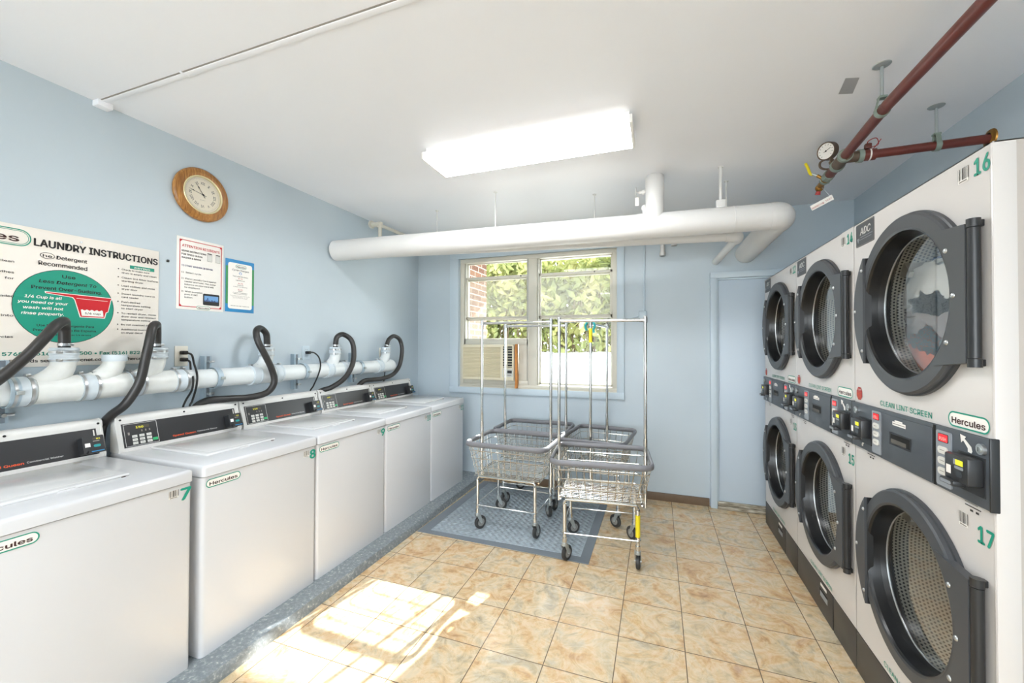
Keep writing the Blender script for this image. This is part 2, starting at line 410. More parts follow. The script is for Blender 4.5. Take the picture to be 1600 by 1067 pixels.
    def line(s, fr, a, b, t, off, mt):
        a = Vector(a); b = Vector(b); d = (b - a).normalized(); q = Vector((-d.y, d.x)) * t / 2
        s.poly(fr, [tuple(a - q), tuple(b - q), tuple(b + q), tuple(a + q)], off, mt)
    def text(s, fr, t, u, v, h, mt, off=0.0015, bold=0.0, w=None, al='L', shear=0.0, rot=0.0):
        gv, gf, gw = text_geo(t, bold); k = h / 0.70; kx = k if w is None else w / max(gw, 1e-6); W_ = gw * kx
        sx = {'L': 0, 'C': -W_ / 2, 'R': -W_}[al]; cr, sr = math.cos(rot), math.sin(rot); vs = []
        bold *= 1.35
        reps = ((0, 0),) if bold <= 0 else ((-1, 0), (1, 0), (0, .6), (0, -.6))      # heavier strokes: the same outline set down again, a hair apart
        for q, (ex, ey) in enumerate(reps):
            vs = []
            for x, y in gv:
                X = sx + x * kx + shear * y * k + ex * bold * min(k, kx); Y = y * k + ey * bold * k
                vs.append(fr.p(u + X * cr - Y * sr, v + X * sr + Y * cr, off + q * .00004))
            s.add(vs, gf, mt)
    def logo(s, fr, cu, cv, w_, h_, off=0.001):
        s.oval(fr, cu, cv, w_, h_, off, 'paper'); o = rrect(w_, h_, h_ / 2 * .999, 8, cu, cv); t = h_ * 0.10
        s.band(fr, o, rrect(w_ - 2 * t, h_ - 2 * t, (h_ / 2 - t) * .999, 8, cu, cv), off + 0.0003, 'green')
        s.text(fr, 'Hercules', cu, cv - h_ * 0.25, h_ * 0.52, 'ink_brown', off + 0.0005, 0.025, w_ * 0.80, 'C')
    def barcode(s, fr, u, v, w_, h_, off=0.001):
        s.rect(fr, u, v - h_ * .25, u + w_, v + h_, off, 'paper'); x = u; rnd = random.Random(3)
        while x < u + w_ - w_ * .05:
            t = w_ * rnd.choice((.02, .035, .06)); s.rect(fr, x, v, x + t, v + h_, off + .0004, 'ink'); x += t + w_ * rnd.choice((.03, .05, .07))
        s.rect(fr, u + w_ * .1, v - h_ * .2, u + w_ * .85, v - h_ * .08, off + .0004, 'ink_grey')
    def plate_hole(s, x0, x1, z0, z1, cx, cz, r, y, mt, k=64):
        ang = sorted(set([2 * PI * i / k for i in range(k)] + [math.atan2(z - cz, x - cx) % (2 * PI) for x in (x0, x1) for z in (z0, z1)]))
        vs = []; N = len(ang)
        for a in ang:
            c, q = math.cos(a), math.sin(a); t = min([((x1 - cx) / c if c > 1e-9 else 1e9), ((x0 - cx) / c if c < -1e-9 else 1e9), ((z1 - cz) / q if q > 1e-9 else 1e9), ((z0 - cz) / q if q < -1e-9 else 1e9)])
            vs += [(cx + r * c, y, cz + r * q), (cx + t * c, y, cz + t * q)]
        s.add(vs, [(2 * i, 2 * ((i + 1) % N), 2 * ((i + 1) % N) + 1, 2 * i + 1) for i in range(N)], mt)
    def build(s, name, parent=None, world=False, origin=None, flat=False, fixn=True):
        me = bpy.data.meshes.new(name); V = s.v
        if parent is not None and world:
            inv = WM[parent].inverted(); V = [inv @ p for p in V]
        loc = Vector((0, 0, 0))
        if parent is None:
            xs = [p.x for p in V]; ys = [p.y for p in V]; zs = [p.z for p in V]
            loc = Vector(((min(xs) + max(xs)) / 2, (min(ys) + max(ys)) / 2, min(zs))) if origin is None else Vector(origin)
        elif origin is not None: loc = Vector(origin)
        me.from_pydata([tuple(p - loc) for p in V], [], s.f)
        for nm in s.names: me.materials.append(MATS[nm])
        me.polygons.foreach_set('material_index', s.m)
        if not flat:
            me.polygons.foreach_set('use_smooth', [True] * len(s.f)); me.set_sharp_from_angle(angle=math.radians(38))
        me.update()
        o = bpy.data.objects.new(name, me); C.objects.link(o); o.location = loc; WM[o] = Matrix.Translation(loc)
        if parent is not None: o.parent = parent; WM[o] = WM[parent] @ Matrix.Translation(loc)
        return o

def thing(name, label, cat, loc=(0, 0, 0), rz=0.0, group=None):
    o = bpy.data.objects.new(name, None); C.objects.link(o); o.location = loc; o.rotation_euler = (0, 0, rz); o.empty_display_size = 0.05
    WM[o] = Matrix.Translation(Vector(loc)) @ Matrix.Rotation(rz, 4, 'Z'); return tag(o, label, cat, group)
def tag(o, label, cat, group=None):
    o['label'] = label; o['category'] = cat
    if group: o['group'] = group
    return o
def struct(mb, name, parent=None, origin=(0, 0, 0)):
    o = mb.build(name, parent, world=parent is not None, origin=origin if parent is None else None)
    if parent is None: o['kind'] = 'structure'
    return o
def dup(root, loc, rz, label, group=None):
    def rec(o, par):
        c = o.copy(); C.objects.link(c)
        if par is not None: c.parent = par
        for ch in list(o.children): rec(ch, c)
        return c
    r = rec(root, None); r.location = loc; r.rotation_euler = (0, 0, rz); r['label'] = label
    if group: r['group'] = group
    WM[r] = Matrix.Translation(Vector(loc)) @ Matrix.Rotation(rz, 4, 'Z')
    return r

# ------------------------------------------------------------------ the room
XL, XR, YB, YF, ZC = -2.62, 1.52, 4.06, -2.3, 2.648
WX0, WX1, WZ0, WZ1 = -2.075, -0.365, 0.985, 2.405          # window opening
b = MB(); b.box((XL - .2, YF - .2, -.1), (XR + .2, YB + .25, 0), 'floor_tile'); struct(b, 'floor')
b = MB(); b.box((XL - .2, YF - .2, ZC), (XR + .2, YB + .25, ZC + .15), 'ceiling_white'); struct(b, 'ceiling')
b = MB(); b.box((XL - .2, YF - .2, 0), (XL, YB + .25, ZC), 'wall_blue'); struct(b, 'wall_left')
b = MB(); b.box((XR, YF - .2, 0), (XR + .2, YB + .25, ZC), 'wall_blue'); struct(b, 'wall_right')
RX0, RX1, RZ0, RZ1 = -2.0, 1.1, .55, 2.30                 # wide window opening added behind the camera to let in fill daylight
b = MB(); b.box((XL, YF - .2, 0), (RX0, YF, ZC), 'wall_blue'); b.box((RX1, YF - .2, 0), (XR, YF, ZC), 'wall_blue'); b.box((RX0, YF - .2, 0), (RX1, YF, RZ0), 'wall_blue'); b.box((RX0, YF - .2, RZ1), (RX1, YF, ZC), 'wall_blue'); struct(b, 'wall_rear')
b = MB()
for x in (RX0, -.98, .05, RX1 - .06): b.box((x, YF - .14, RZ0), (x + .06, YF - .06, RZ1), 'alu_paint', .004)
b.box((RX0, YF - .14, RZ0), (RX1, YF - .06, RZ0 + .06), 'alu_paint', .004); b.box((RX0, YF - .14, RZ1 - .06), (RX1, YF - .06, RZ1), 'alu_paint', .004); struct(b, 'fill_window')  # frame of the added fill opening, out of view
b = MB()
b.box((XL, YB, 0), (WX0, YB + .25, ZC), 'wall_blue'); b.box((WX1, YB, 0), (XR, YB + .25, ZC), 'wall_blue')
b.box((WX0, YB, 0), (WX1, YB + .25, WZ0), 'wall_blue'); b.box((WX0, YB, WZ1), (WX1, YB + .25, ZC), 'wall_blue')
struct(b, 'wall_back')
b = MB(); b.box((-1.78, YB - .016, 0), (.44, YB, .072), 'brown_base', .003); struct(b, 'baseboard_back')
# raised concrete curb the washers stand on
b = MB(); pr = [(-1.765, 0), (-1.768, .035), (-1.778, .052), (-1.80, .058), (-2.0, .058), (-2.62, .058), (-2.62, 0)]
ys = [YF + (YB - YF) * i / 60 for i in range(61)]; vs = []; fs = []
for i, y in enumerate(ys):
    for j, (x, z) in enumerate(pr):
        wob = noise.noise((y * 3.1, j * 1.7, 0)) * .005 if j in (1, 2, 3) else 0
        vs.append((x + wob, y, max(0, z + wob * .6)))
K = len(pr)
for i in range(60):
    for j in range(K): a = i * K + j; c = i * K + (j + 1) % K; fs.append((a, c, c + K, a + K))
fs += [tuple(range(K)), tuple(range(60 * K, 61 * K))[::-1]]
b.add(vs, fs, 'curb_paint'); struct(b, 'trim_1')
# strip along a seam in the ceiling
b = MB(); b.box((XL, 1.18, ZC - .006), (-.66, 1.205, ZC), 'ceiling_white', .002); b.box((XL, 1.175, ZC - .003), (-.66, 1.18, ZC), 'ink_grey')
b.box((XL, 1.165, ZC - .03), (XL + .05, 1.225, ZC), 'ceiling_white', .004); b.box((-1.98, 1.170, ZC - .007), (-1.97, 1.206, ZC), 'ceiling_white'); struct(b, 'trim_2')

# window_1: painted casing, aluminium frame, sashes and panes
win = bpy.data.objects.new('window_1', None); C.objects.link(win); win.location = ((WX0 + WX1) / 2, YB, WZ0); win['kind'] = 'structure'; WM[win] = Matrix.Translation(win.location)
b = MB(); t = .1
b.box((-2.195, YB - .022, .925), (-2.085, YB, 2.47), 'trim_blue', .003); b.box((-.37, YB - .022, .925), (-.30, YB, 2.47), 'trim_blue', .003)
b.box((-2.195, YB - .023, 2.405), (-.30, YB, 2.47), 'trim_blue', .003); b.box((-2.195, YB - .026, .925), (-.30, YB, .99), 'trim_blue', .003)
b.build('window_casing', win, world=True)
b = MB(); b.box((WX0, YB - .012, WZ0), (WX1, YB + .16, WZ0 + .014), 'alu_paint', .003); b.build('window_sill', win, world=True)
b = MB()
for (x0, x1, z0, z1) in ((WX0, WX0 + .045, WZ0, WZ1), (WX1 - .05, WX1, WZ0, WZ1), (WX0, WX1, WZ1 - .045, WZ1), (-1.275, -1.185, WZ0, WZ1), (WX0, WX1, WZ0 + .014, WZ0 + .045)):
    b.box((x0, YB + .0 + .0011 * (x1 - x0 + 3 * (z1 - z0)), z0), (x1, YB + .11, z1), 'alu_paint', .004)
b.box((WX0 + .045, YB + .02, WZ0), (WX0 + .06, YB + .1, WZ1), 'alu', .002); b.box((-1.185, YB + .02, WZ0), (-1.17, YB + .1, WZ1), 'alu', .002)
b.box((-1.30, YB + .02, WZ0), (-1.275, YB + .1, WZ1), 'alu', .002)
b.build('window_frame', win, world=True)
def sash(x0, x1, z0, z1, y, t, pane, tb=None):
    b = MB(); tb = tb or t
    b.box((x0, y, z0), (x0 + t, y + .028, z1), 'alu_paint', .003); b.box((x1 - t, y, z0), (x1, y + .028, z1), 'alu_paint', .003)
    b.box((x0, y, z1 - t), (x1, y + .028, z1), 'alu_paint', .003); b.box((x0, y, z0), (x1, y + .028, z0 + tb), 'alu_paint', .003)
    s_ = b.build('sash', win, world=True)
    if pane:
        b = MB(); b.box((x0 + t, y + .012, z0 + tb), (x1 - t, y + .016, z1 - t), pane); b.build('pane', s_, world=True)
for (x0, x1) in ((-2.03, -1.285), (-1.18, -.415)):
    sash(x0, x1, 2.165, 2.375, YB + .075, .022, 'window_glass')
    sash(x0, x1, 1.735, 2.205, YB + .045, .026, 'hazy_glass')
sash(-2.03, -1.285, 1.495, 1.745, YB + .075, .022, 'window_glass', .03)
sash(-1.18, -.415, 1.035, 1.745, YB + .075, .020, 'window_glass')
for x in (-1.38, -.60):
    b = MB(); b.box((x, YB + .035, 2.185), (x + .012, YB + .05, 2.2), 'dark', .002); b.build('sash_latch', win, world=True)
b = MB(); b.box((-1.395, YB + .03, 1.07), (-1.285, YB + .05, 1.475), 'alu_paint', .002); b.box((-2.03, YB + .03, 1.07), (-1.99, YB + .05, 1.475), 'alu_paint', .002)
b.box((-2.03, YB + .02, 1.455), (-1.285, YB + .05, 1.518), 'alu_paint', .003); b.box((-2.03, YB + .01, 1.03), (-1.285, YB + .06, 1.075), 'alu_paint', .003)
b.build('filler_panel', win, world=True)

# door_1
door = bpy.data.objects.new('door_1', None); C.objects.link(door); door.location = (.95, YB, 0); door['kind'] = 'structure'; WM[door] = Matrix.Translation(door.location)
b = MB(); b.box((.515, YB - .012, .06), (1.42, YB, 2.035), 'door_blue', .002); b.build('door_slab', door, world=True)
b = MB(); b.box((.448, YB - .045, 0), (.502, YB, 2.10), 'trim_blue', .004); b.box((.502, YB - .03, .0), (.515, YB, 2.04), 'trim_blue', .003)
b.box((.449, YB - .047, 2.05), (1.49, YB, 2.106), 'trim_blue', .004); b.box((.502, YB - .03, 2.035), (1.45, YB, 2.05), 'trim_blue', .003); b.box((1.42, YB - .045, 0), (1.49, YB, 2.1), 'trim_blue', .004)
b.build('door_frame', door, world=True)
b = MB(); b.box((.502, YB - .06, 0), (1.42, YB, .028), 'worn_wood', .006); b.box((.502, YB - .035, .028), (1.42, YB - .005, .062), 'worn_wood', .004); b.build('door_threshold', door, world=True)

# ------------------------------------------------------------------ ceiling lights
def ceiling_light(loc, label):
    t = thing('ceiling_light', label, 'light', loc, 0, 'fluorescent ceiling lights')
    b = MB(); b.box((-.60, -.118, -.036), (.60, .118, 0), 'lens_frame', .003); b.build('housing', t)
    b = MB()
    pr = [(-.143, -.034), (-.143, -.040), (-.140, -.072), (-.135, -.0755), (.135, -.0755), (.140, -.072), (.143, -.040), (.143, -.034)]
    fr = Frame((0, 0, 0), (0, 1, 0), (0, 0, 1)); b.prism(fr, pr, -.600, .600, 'lens_side'); b.box((-.600, -.1355, -.0768), (.600, .1355, -.0757), 'lens'); b.build('lens', t)
    for x in (-1, 1):
        b = MB(); b.box((x * .600, -.1445, -.0775), (x * .615, .1445, -.032), 'lens_frame', .003); b.build('end_cap', t)
    return t
L1 = ceiling_light((-.732, 2.258, ZC), 'white fluorescent ceiling light above the wire laundry carts')
dup(L1, (-.55, -.6, ZC), 0, 'white fluorescent ceiling light added as unseen fill behind the camera')  # unseen second fixture, added to even out the room's brightness

# ------------------------------------------------------------------ washers
def washer_proto():
    t = thing('washer', 'x', 'washing machine', (0, 0, 0), 0, 'washers along the blue wall')
    W, D, H = .635, .685, .847
    b = MB(); b.box((0, .004, 0), (W, D, .793), 'washer_white', .018, 3, lambda a, c: abs(a.z - c.z) > .1); b.build('cabinet', t)
    b = MB(); b.box((-.001, -.004, .797), (W + .001, D, H), 'washer_white', .014, 3, lambda a, c: not (abs(a.z - .797) < 1e-4 and abs(c.z - .797) < 1e-4)); b.build('top_panel', t)
    b = MB(); b.box((.115, .15, H - .002), (.49, .575, H + .011), 'washer_lid', .010, 3); b.box((.15, .185, H + .0105), (.455, .55, H + .0125), 'washer_lid', .001)
    b.prism(Frame((.30, .143, H)), [(-.03, 0), (.03, 0), (.022, .007), (-.022, .007)], -.008, 0, 'washer_lid'); b.build('lid', t)
    b = MB(); b.box((.46, .145, H), (.472, .156, H + .003), 'ink_brown'); b.build('lid_label', t); b = MB(); b.box((.40, .585, H), (.53, .60, H + .0008), 'ink_grey'); b.build('warning_label', t)
    pr = [(.616, H - .001), (.612, H + .012), (.650, H + .140), (.648, H + .148), (.651, H + .165), (.660, H + .176), (.672, H + .180), (.685, H + .180), (.685, H - .001)]
    b = MB(); fr = Frame((0, 0, 0), (0, 1, 0), (0, 0, 1)); b.prism(fr, pr, .004, .012, 'console_white'); b.prism(fr, pr, W - .012, W - .004, 'console_white')
    pr2 = [(y + (.004 if i < 7 else 0), z - (.002 if 2 < i < 8 else 0)) for i, (y, z) in enumerate(pr)]; b.prism(fr, pr2, .012, W - .012, 'console_white')
    for x in (.025, W / 2, W - .02): b.cyl((x, .652, H + .157), (x, .649, H + .157), .005, 'dark', 10)
    con = b.build('console', t)
    Fc = Frame((0, .616, H + .012), (1, 0, 0), (0, .038, .128))         # sloping front of the console
    b = MB(); b.rect(Fc, .028, .006, .607, .128, .0012, 'fascia'); b.rect(Fc, .595, .040, .600, .122, .0015, 'console_white')
    fa = b.build('fascia', con)
    b = MB(); b.text(Fc, 'Speed Queen', .245, .020, .013, 'orange', .002, .02, .118); b.text(Fc, 'Commercial Washer', .372, .022, .010, 'line_white', .002, .004, .112); b.build('lettering', con)
    kp = MB(); kp.box((0, 0, 0), (.001, .001, .001), 'fascia'); kp = MB()
    kp.frame_rect(Fc, .036, .010, .180, .124, .0018, .002, 'line_white'); kp.rect(Fc, .085, .096, .145, .112, .0021, 'dim_led')
    kp.text(Fc, '150', .087, .0975, .013, 'yellow_led', .0026, .015, .032)
    for i in range(3): kp.rect(Fc, .108 + i * .017, .078, .113 + i * .017, .088, .0022, 'ink_grey')
    kp.rect(Fc, .050, .068, .058, .082, .0022, 'ink_grey')
    keypad = kp.build('keypad', t)
    for r in range(3):
        for c in range(3):
            b = MB(); u = .066 + c * .031; v = .017 + r * .0175; b.prism(Fc, [(u, v), (u + .021, v), (u + .021, v + .0125), (u, v + .0125)], .001, .0035, 'button'); b.rect(Fc, u + .004, v + .005, u + .016, v + .007, .0038, 'ink_grey'); b.build('button', keypad)
    b = MB(); b.prism(Fc, [(.153, .022), (.175, .022), (.175, .036), (.153, .036)], .001, .0035, 'button_green'); b.build('start_button', keypad)
    # card reader
    b = MB(); x0, x1 = .535, .612
    b.prism(Fc, rrect(x1 - x0, .078, .006, 3, (x0 + x1) / 2, .050), .0, .042, 'reader'); b.prism(Fc, [(x0 + .01, .008), (x1 - .003, .008), (x1 - .003, .024), (x0 + .016, .024)], .042, .054, 'reader'); rd = b.build('card_reader', t)
    b = MB(); b.rect(Fc, x0 + .036, .071, x0 + .062, .080, .0424, 'dim_led'); b.text(Fc, '03', x0 + .049, .0715, .008, 'yellow_led', .0428, .015, .014); b.build('screen', rd)
    b = MB(); b.rect(Fc, x0 + .007, .040, x0 + .026, .058, .0424, 'paper'); b.rect(Fc, x0 + .036, .062, x0 + .06, .066, .0424, 'ink_grey'); b.oval(Fc, x0 + .05, .042, .026, .012, .0424, 'teal'); b.rect(Fc, x0 + .022, .014, x0 + .068, .018, .0545, 'blue'); b.build('reader_label', rd)
    b = MB(); b.logo(FRONT, .095, .762, .160, .038, .0012 - .004); lg = b.build('logo_sticker', t); lg.location.y = -.0035
    return t
LOGO_Y = 0
wp = washer_proto()
for ch in wp.children:
    if ch.name.startswith('logo_sticker'): ch.location.y = 0.0
def washer(i, num, y, label):
    loc = (-1.89, y, .058); o = wp if i == 0 else dup(wp, loc, PI / 2, label)
    o.location = loc; o.rotation_euler = (0, 0, PI / 2); o['label'] = label; WM[o] = Matrix.Translation(Vector(loc)) @ Matrix.Rotation(PI / 2, 4, 'Z')
    return o
WS = [(7, .553, 'white washer numbered 7, cut by the photo edge, below the large sign'), (8, 1.228, 'white washer numbered 8, just past the washer numbered 7'), (9, 1.871, 'white washer numbered 9, between washers 8 and 10'), (10, 2.514, 'white washer numbered 10, between washers 9 and 11'), (11, 3.157, 'white washer numbered 11, last of the row by the window wall')]
units = [washer(i, *a) for i, a in enumerate(WS)]
for o, (num, y, lb) in zip(units, WS):
    b = MB(); s = str(num); b.text(FRONT, s, .627 if num < 10 else .630, .727, .066, 'green', -.0025, .03 if num < 10 else .012, .036 if num < 10 else .056, 'R'); b.build('number_sticker', o)
    b = MB(); b.barcode(FRONT, .545 if num < 10 else .53, .752, .036, .026, -.0028); b.build('barcode_sticker', o)

# ------------------------------------------------------------------ dryers
UC, ZU, ZL, RO, RI = .43, 1.588, .612, .318, .252
def dryer_proto():
    t = thing('stacked_dryer', 'x', 'dryer', (0, 0, 0), 0, 'stacked tumble dryers')
    W, H, D = .805, 1.985, .66
    b = MB()
    b.plate_hole(.0015, W - .0015, 1.195, H, UC, ZU, .300, 0, 'dryer_white'); b.plate_hole(.0015, W - .0015, .18, 1.010, UC, ZL, .300, 0, 'dryer_white')
    b.box((.0015, .0005, 1.005), (W - .0015, .03, 1.2), 'dryer_white')
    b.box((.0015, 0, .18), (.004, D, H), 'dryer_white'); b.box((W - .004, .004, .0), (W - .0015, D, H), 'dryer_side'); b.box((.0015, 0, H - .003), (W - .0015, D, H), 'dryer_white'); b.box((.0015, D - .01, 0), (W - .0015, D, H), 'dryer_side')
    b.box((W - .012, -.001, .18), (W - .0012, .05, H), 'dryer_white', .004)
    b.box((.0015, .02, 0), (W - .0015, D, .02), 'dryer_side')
    for z in (1.57, 1.54, 1.30, 1.18, .72, .41): b.cyl((W - .002, .12, z), (W + .0015, .12, z), .006, 'steel' if z > 1.5 or z < .5 else 'dark', 10)
    b.build('cabinet', t)
    for zc in (ZU, ZL):
        b = MB(); b.lathe((0, 0, 0), (0, 1, 0), [(.272, .055), (.305, .075), (.322, .08), (.322, .58)], 'drum_wall', 56, mats=['dark', 'dark', 'drum_wall'])
        k = 40; b.add([(.322 * math.cos(2 * PI * i / k), .58, .322 * math.sin(2 * PI * i / k)) for i in range(k)], [tuple(range(k))], 'drum_back')
        for a in (.5, 2.6, 4.7):
            c, q = math.cos(a), math.sin(a); n_ = Vector((-q, 0, c))
            vs = []
            for y in (.1, .58):
                for (rr, w_) in ((.322, .03), (.265, .012), (.265, -.012), (.322, -.03)): vs.append(Vector((c * rr, y, q * rr)) + n_ * w_)
            b.add(vs, [(0, 1, 5, 4), (1, 2, 6, 5), (2, 3, 7, 6), (0, 1, 2, 3)], 'alu')
        d = b.build('drum', t); d.location = (UC, 0, zc)
        # the door: black ring with glass, grip plate and hinge plate
        b = MB()
        prof = [(RO, -.001), (RO, -.012), (RO - .006, -.014), (RO - .006, -.026), (RO - .012, -.031), (RI + .014, -.033), (RI + .006, -.030), (RI + .002, -.022), (RI - .004, .01), (RI - .010, .035)]
        prof = [(r, -h) for r, h in prof]
        b.lathe((UC, 0, zc), (0, -1, 0), prof, 'dryer_grey', 72, mats=['dryer_rim', 'dryer_rim', 'dryer_grey', 'dryer_grey', 'dryer_grey', 'dryer_rim', 'dryer_bezel', 'dryer_bezel', 'dryer_bezel'])
        dr = b.build('door', t)
        b = MB(); k = 64; r_ = RI - .010
        b.lathe((UC, .031, zc), (0, -1, 0), [(r_ + .001, .003), (r_ - .0012, .004), (r_ - .002, .0)], 'steel', 64); b.build('glass_seal', dr)
        b = MB(); b.add([(UC + r_ * math.cos(2 * PI * i / k), 0.030, zc + r_ * math.sin(2 * PI * i / k)) for i in range(k)], [tuple(range(k))], 'dryer_glass'); b.build('glass', dr)
        b = MB(); a_ = 2.42; pts = []
        for i in range(17):
            a = a_ + (2 * PI - 2 * a_) * i / 16; pts.append((UC + (RO + .008) * math.cos(a), zc + (RO + .008) * math.sin(a)))
        b.prism(FRONT, pts, .033, .041, 'dryer_grey'); b.prism(FRONT, [(p[0] * .999 + .0004, p[1]) for p in pts], .012, .033, 'hinge_black'); hd = b.build('handle', dr)
        for dz, dx in ((-.165, -.252), (0, -.312), (.165, -.252)): b = MB(); b.sphere((UC + dx, -.042, zc + dz), .007, 'steel', 10, 6, (1, .6, 1)); b.build('bolt', hd)
        b = MB(); ph = [(.605, -.205), (.775, -.195), (.775, .195), (.605, .205), (.57, .24), (.612, .16), (.63, 0), (.612, -.16), (.57, -.24)]
        ring = [(UC + (RO - .004) * math.cos(a), (RO - .004) * math.sin(a)) for a in [(-.86 + 1.72 * i / 20) for i in range(21)]]
        ph = [(.763, -.192)] + [(.763, .192), (.62, .205)] + [(UC + (RI + .022) * math.cos(.80 - 1.6 * i / 14), (RI + .022) * math.sin(.80 - 1.6 * i / 14)) for i in range(15)] + [(.62, -.205)]
        b.prism(FRONT, [(x, zc + z) for x, z in ph], .012, .0365, 'dryer_grey')
        hg = b.build('hinge', dr)
        b = MB(); b.cyl((.772, -.022, zc - .178), (.772, -.022, zc + .178), .0135, 'hinge_black', 18); b.build('hinge_barrel', dr)
        for q in (-1, 1): b = MB(); b.cyl((.772, -.022, zc + q * .180), (.772, -.022, zc + q * .203), .0145, 'hinge_black', 18); b.box((.758, -.03, zc + q * .181), (.775, 0, zc + q * .2), 'hinge_black', .002); b.build('hinge_bracket', dr)
        for dz, dx in ((.135, .255), (0, .285), (-.135, .255)): b = MB(); b.sphere((UC + dx, -.037, zc + dz), .008, 'steel', 10, 6, (1, .6, 1)); b.build('bolt', hg)
    # control strip between the two drums
    b = MB(); b.box((.0008, -.012, 1.006), (W - .0008, .0, 1.197), 'dryer_panel', .003); b.box((.268, -.016, 1.012), (.570, -.012, 1.185), 'dryer_panel', .002); b.box((.573, -.0128, 1.008), (.586, -.0118, 1.195), 'hole')
    b.box((W - .006, -.0125, 1.004), (W + .001, .008, 1.199), 'hinge_black', .003)
    cp = b.build('control_panel', t)
    b = MB(); u0, u1, v0, v1 = .325, .462, 1.078, 1.124
    b.frame_rect(FRONT, u0, v0, u1, v1, .006, .0175, 'hinge_black'); b.rect(FRONT, u0 + .006, v0 + .006, u1 - .006, v1 - .006, .0165, 'hole'); b.rect(FRONT, u0 + .008, v0 + .007, u1 - .03, v0 + .022, .0168, 'lint_dirt'); b.build('lint_door_pull', cp)
    b = MB(); b.rect(FRONT, .345, 1.152, .43, 1.166, .0166, 'paper'); b.rect(FRONT, .36, 1.1665, .41, 1.172, .0166, 'paper'); b.rect(FRONT, .35, 1.157, .425, 1.160, .0169, 'ink_grey'); b.build('caution_label', cp)
    def keypad(u):
        b = MB(); b.prism(FRONT, rrect(.068, .168, .006, 3, u + .034, 1.10), .012, .0155, 'keypad'); k = b.build('keypad', t)
        b = MB(); b.prism(FRONT, rrect(.046, .026, .004, 3, u + .034, 1.163), .0155, .0165, 'black'); b.prism(FRONT, rrect(.042, .022, .003, 3, u + .034, 1.163), .0165, .0168, 'red_led'); b.text(FRONT, 'FILL' if u < .3 else 'PUSH', u + .034, 1.156, .013, 'red_glow', .0172, .01, .030, 'C'); b.build('display', k)
        for i in range(3):
            b = MB(); b.prism(FRONT, rrect(.044, .022, .0105, 5, u + .034, 1.126 - i * .032), .0155, .0185, 'button'); b.rect(FRONT, u + .022, 1.125 - i * .032, u + .044, 1.127 - i * .032, .0188, 'ink_grey'); b.build('button', k)
    keypad(.190); keypad(.592)
    def reader(u):
        b = MB(); b.box((u, -.047, 1.062), (u + .095, -.012, 1.137), 'reader', .005); b.box((u + .002, -.060, 1.050), (u + .062, -.030, 1.066), 'reader', .004); b.box((u - .002, -.0145, 1.035), (u + .100, -.012, 1.142), 'reader'); r = b.build('card_reader', t)
        F = Frame((0, -.0475, 0)); b = MB(); b.rect(F, u + .050, 1.111, u + .080, 1.126, .0008, 'yellow_led'); b.rect(F, u + .042, 1.111, u + .050, 1.126, .0008, 'keypad'); b.build('screen', r)
        b = MB(); b.rect(F, u + .012, 1.080, u + .032, 1.104, .0008, 'paper'); b.oval(F, u + .064, 1.104, .036, .008, .0008, 'keypad'); b.oval(F, u + .064, 1.086, .026, .016, .0008, 'reader_face'); b.oval(F, u + .032, 1.058, .046, .009, .0132, 'keypad'); b.build('reader_label', r)
    reader(.080); reader(.690)
    for u in (.050, .780):
        b = MB(); b.cyl((u, -.012, 1.165), (u, -.019, 1.165), .015, 'steel', 18); b.cyl((u, -.019, 1.165), (u, -.022, 1.165), .009, 'zinc', 14); b.rect(FRONT, u - .0015, 1.159, u + .0015, 1.171, .0225, 'black'); b.build('key_lock', t)
    b = MB(); ar = [(0, .016), (-.004, .040), (.020, .036), (.014, .030), (.040, .012), (.044, .0), (.040, -.006), (.026, -.004), (.026, .006), (.008, .024)]
    b.poly(FRONT, [(.700 + x, 1.150 + z) for x, z in ar], .0135, 'paper'); b.build('arrow_sticker', t); b = MB(); b.poly(FRONT, [(.130 - x * .8, 1.022 + z * .7) for x, z in ar][::-1], .0135, 'paper'); b.build('arrow_sticker', t)
    b = MB(); b.text(FRONT, 'CLEAN LINT SCREEN', .222, 1.209, .026, 'green', .0012, .008, .322); b.build('lint_lettering', t)
    b = MB(); b.text(FRONT, 'CLEAN LINT SCREEN', .235, .195, .026, 'green', .0012, .008, .30); b.build('lint_lettering', t)
    b = MB(); b.logo(FRONT, .705, 1.226, .165, .046, .0012); b.build('logo_sticker', t)
    b = MB(); b.poly(FRONT, [(.046 + .028 * math.cos(PI / 8 + i * PI / 4), 1.236 + .030 * math.sin(PI / 8 + i * PI / 4)) for i in range(8)], .0012, 'red_dull')
    b.text(FRONT, 'STOP', .046, 1.250, .008, 'paper', .0016, .01, .026, 'C')
    for i in range(5): b.rect(FRONT, .028, 1.240 - i * .006, .064, 1.2415 - i * .006, .0015, 'cloth_orange')
    b.build('stop_sticker', t)
    b = MB(); b.prism(FRONT, rrect(.158, .098, .006, 3, .105, 1.927), .0, .002, 'dryer_grey'); b.frame_rect(FRONT, .029, 1.880, .181, 1.974, .0015, .0023, 'ink_grey')
    b.text(FRONT, 'ADC', .110, 1.925, .040, 'button', .0026, .012, .088, 'C', .18)
    b.poly(FRONT, [(.035, 1.914), (.060, 1.914), (.050, 1.892)], .0026, 'keypad'); b.rect(FRONT, .068, 1.914, .172, 1.9165, .0026, 'keypad'); b.rect(FRONT, .06, 1.904, .165, 1.906, .0026, 'keypad'); b.build('maker_plate', t)
    b = MB(); b.barcode(FRONT, .675, 1.925, .042, .034); b.build('barcode_sticker', t)
    b = MB(); b.barcode(FRONT, .665, .930, .036, .032); b.build('barcode_sticker', t)
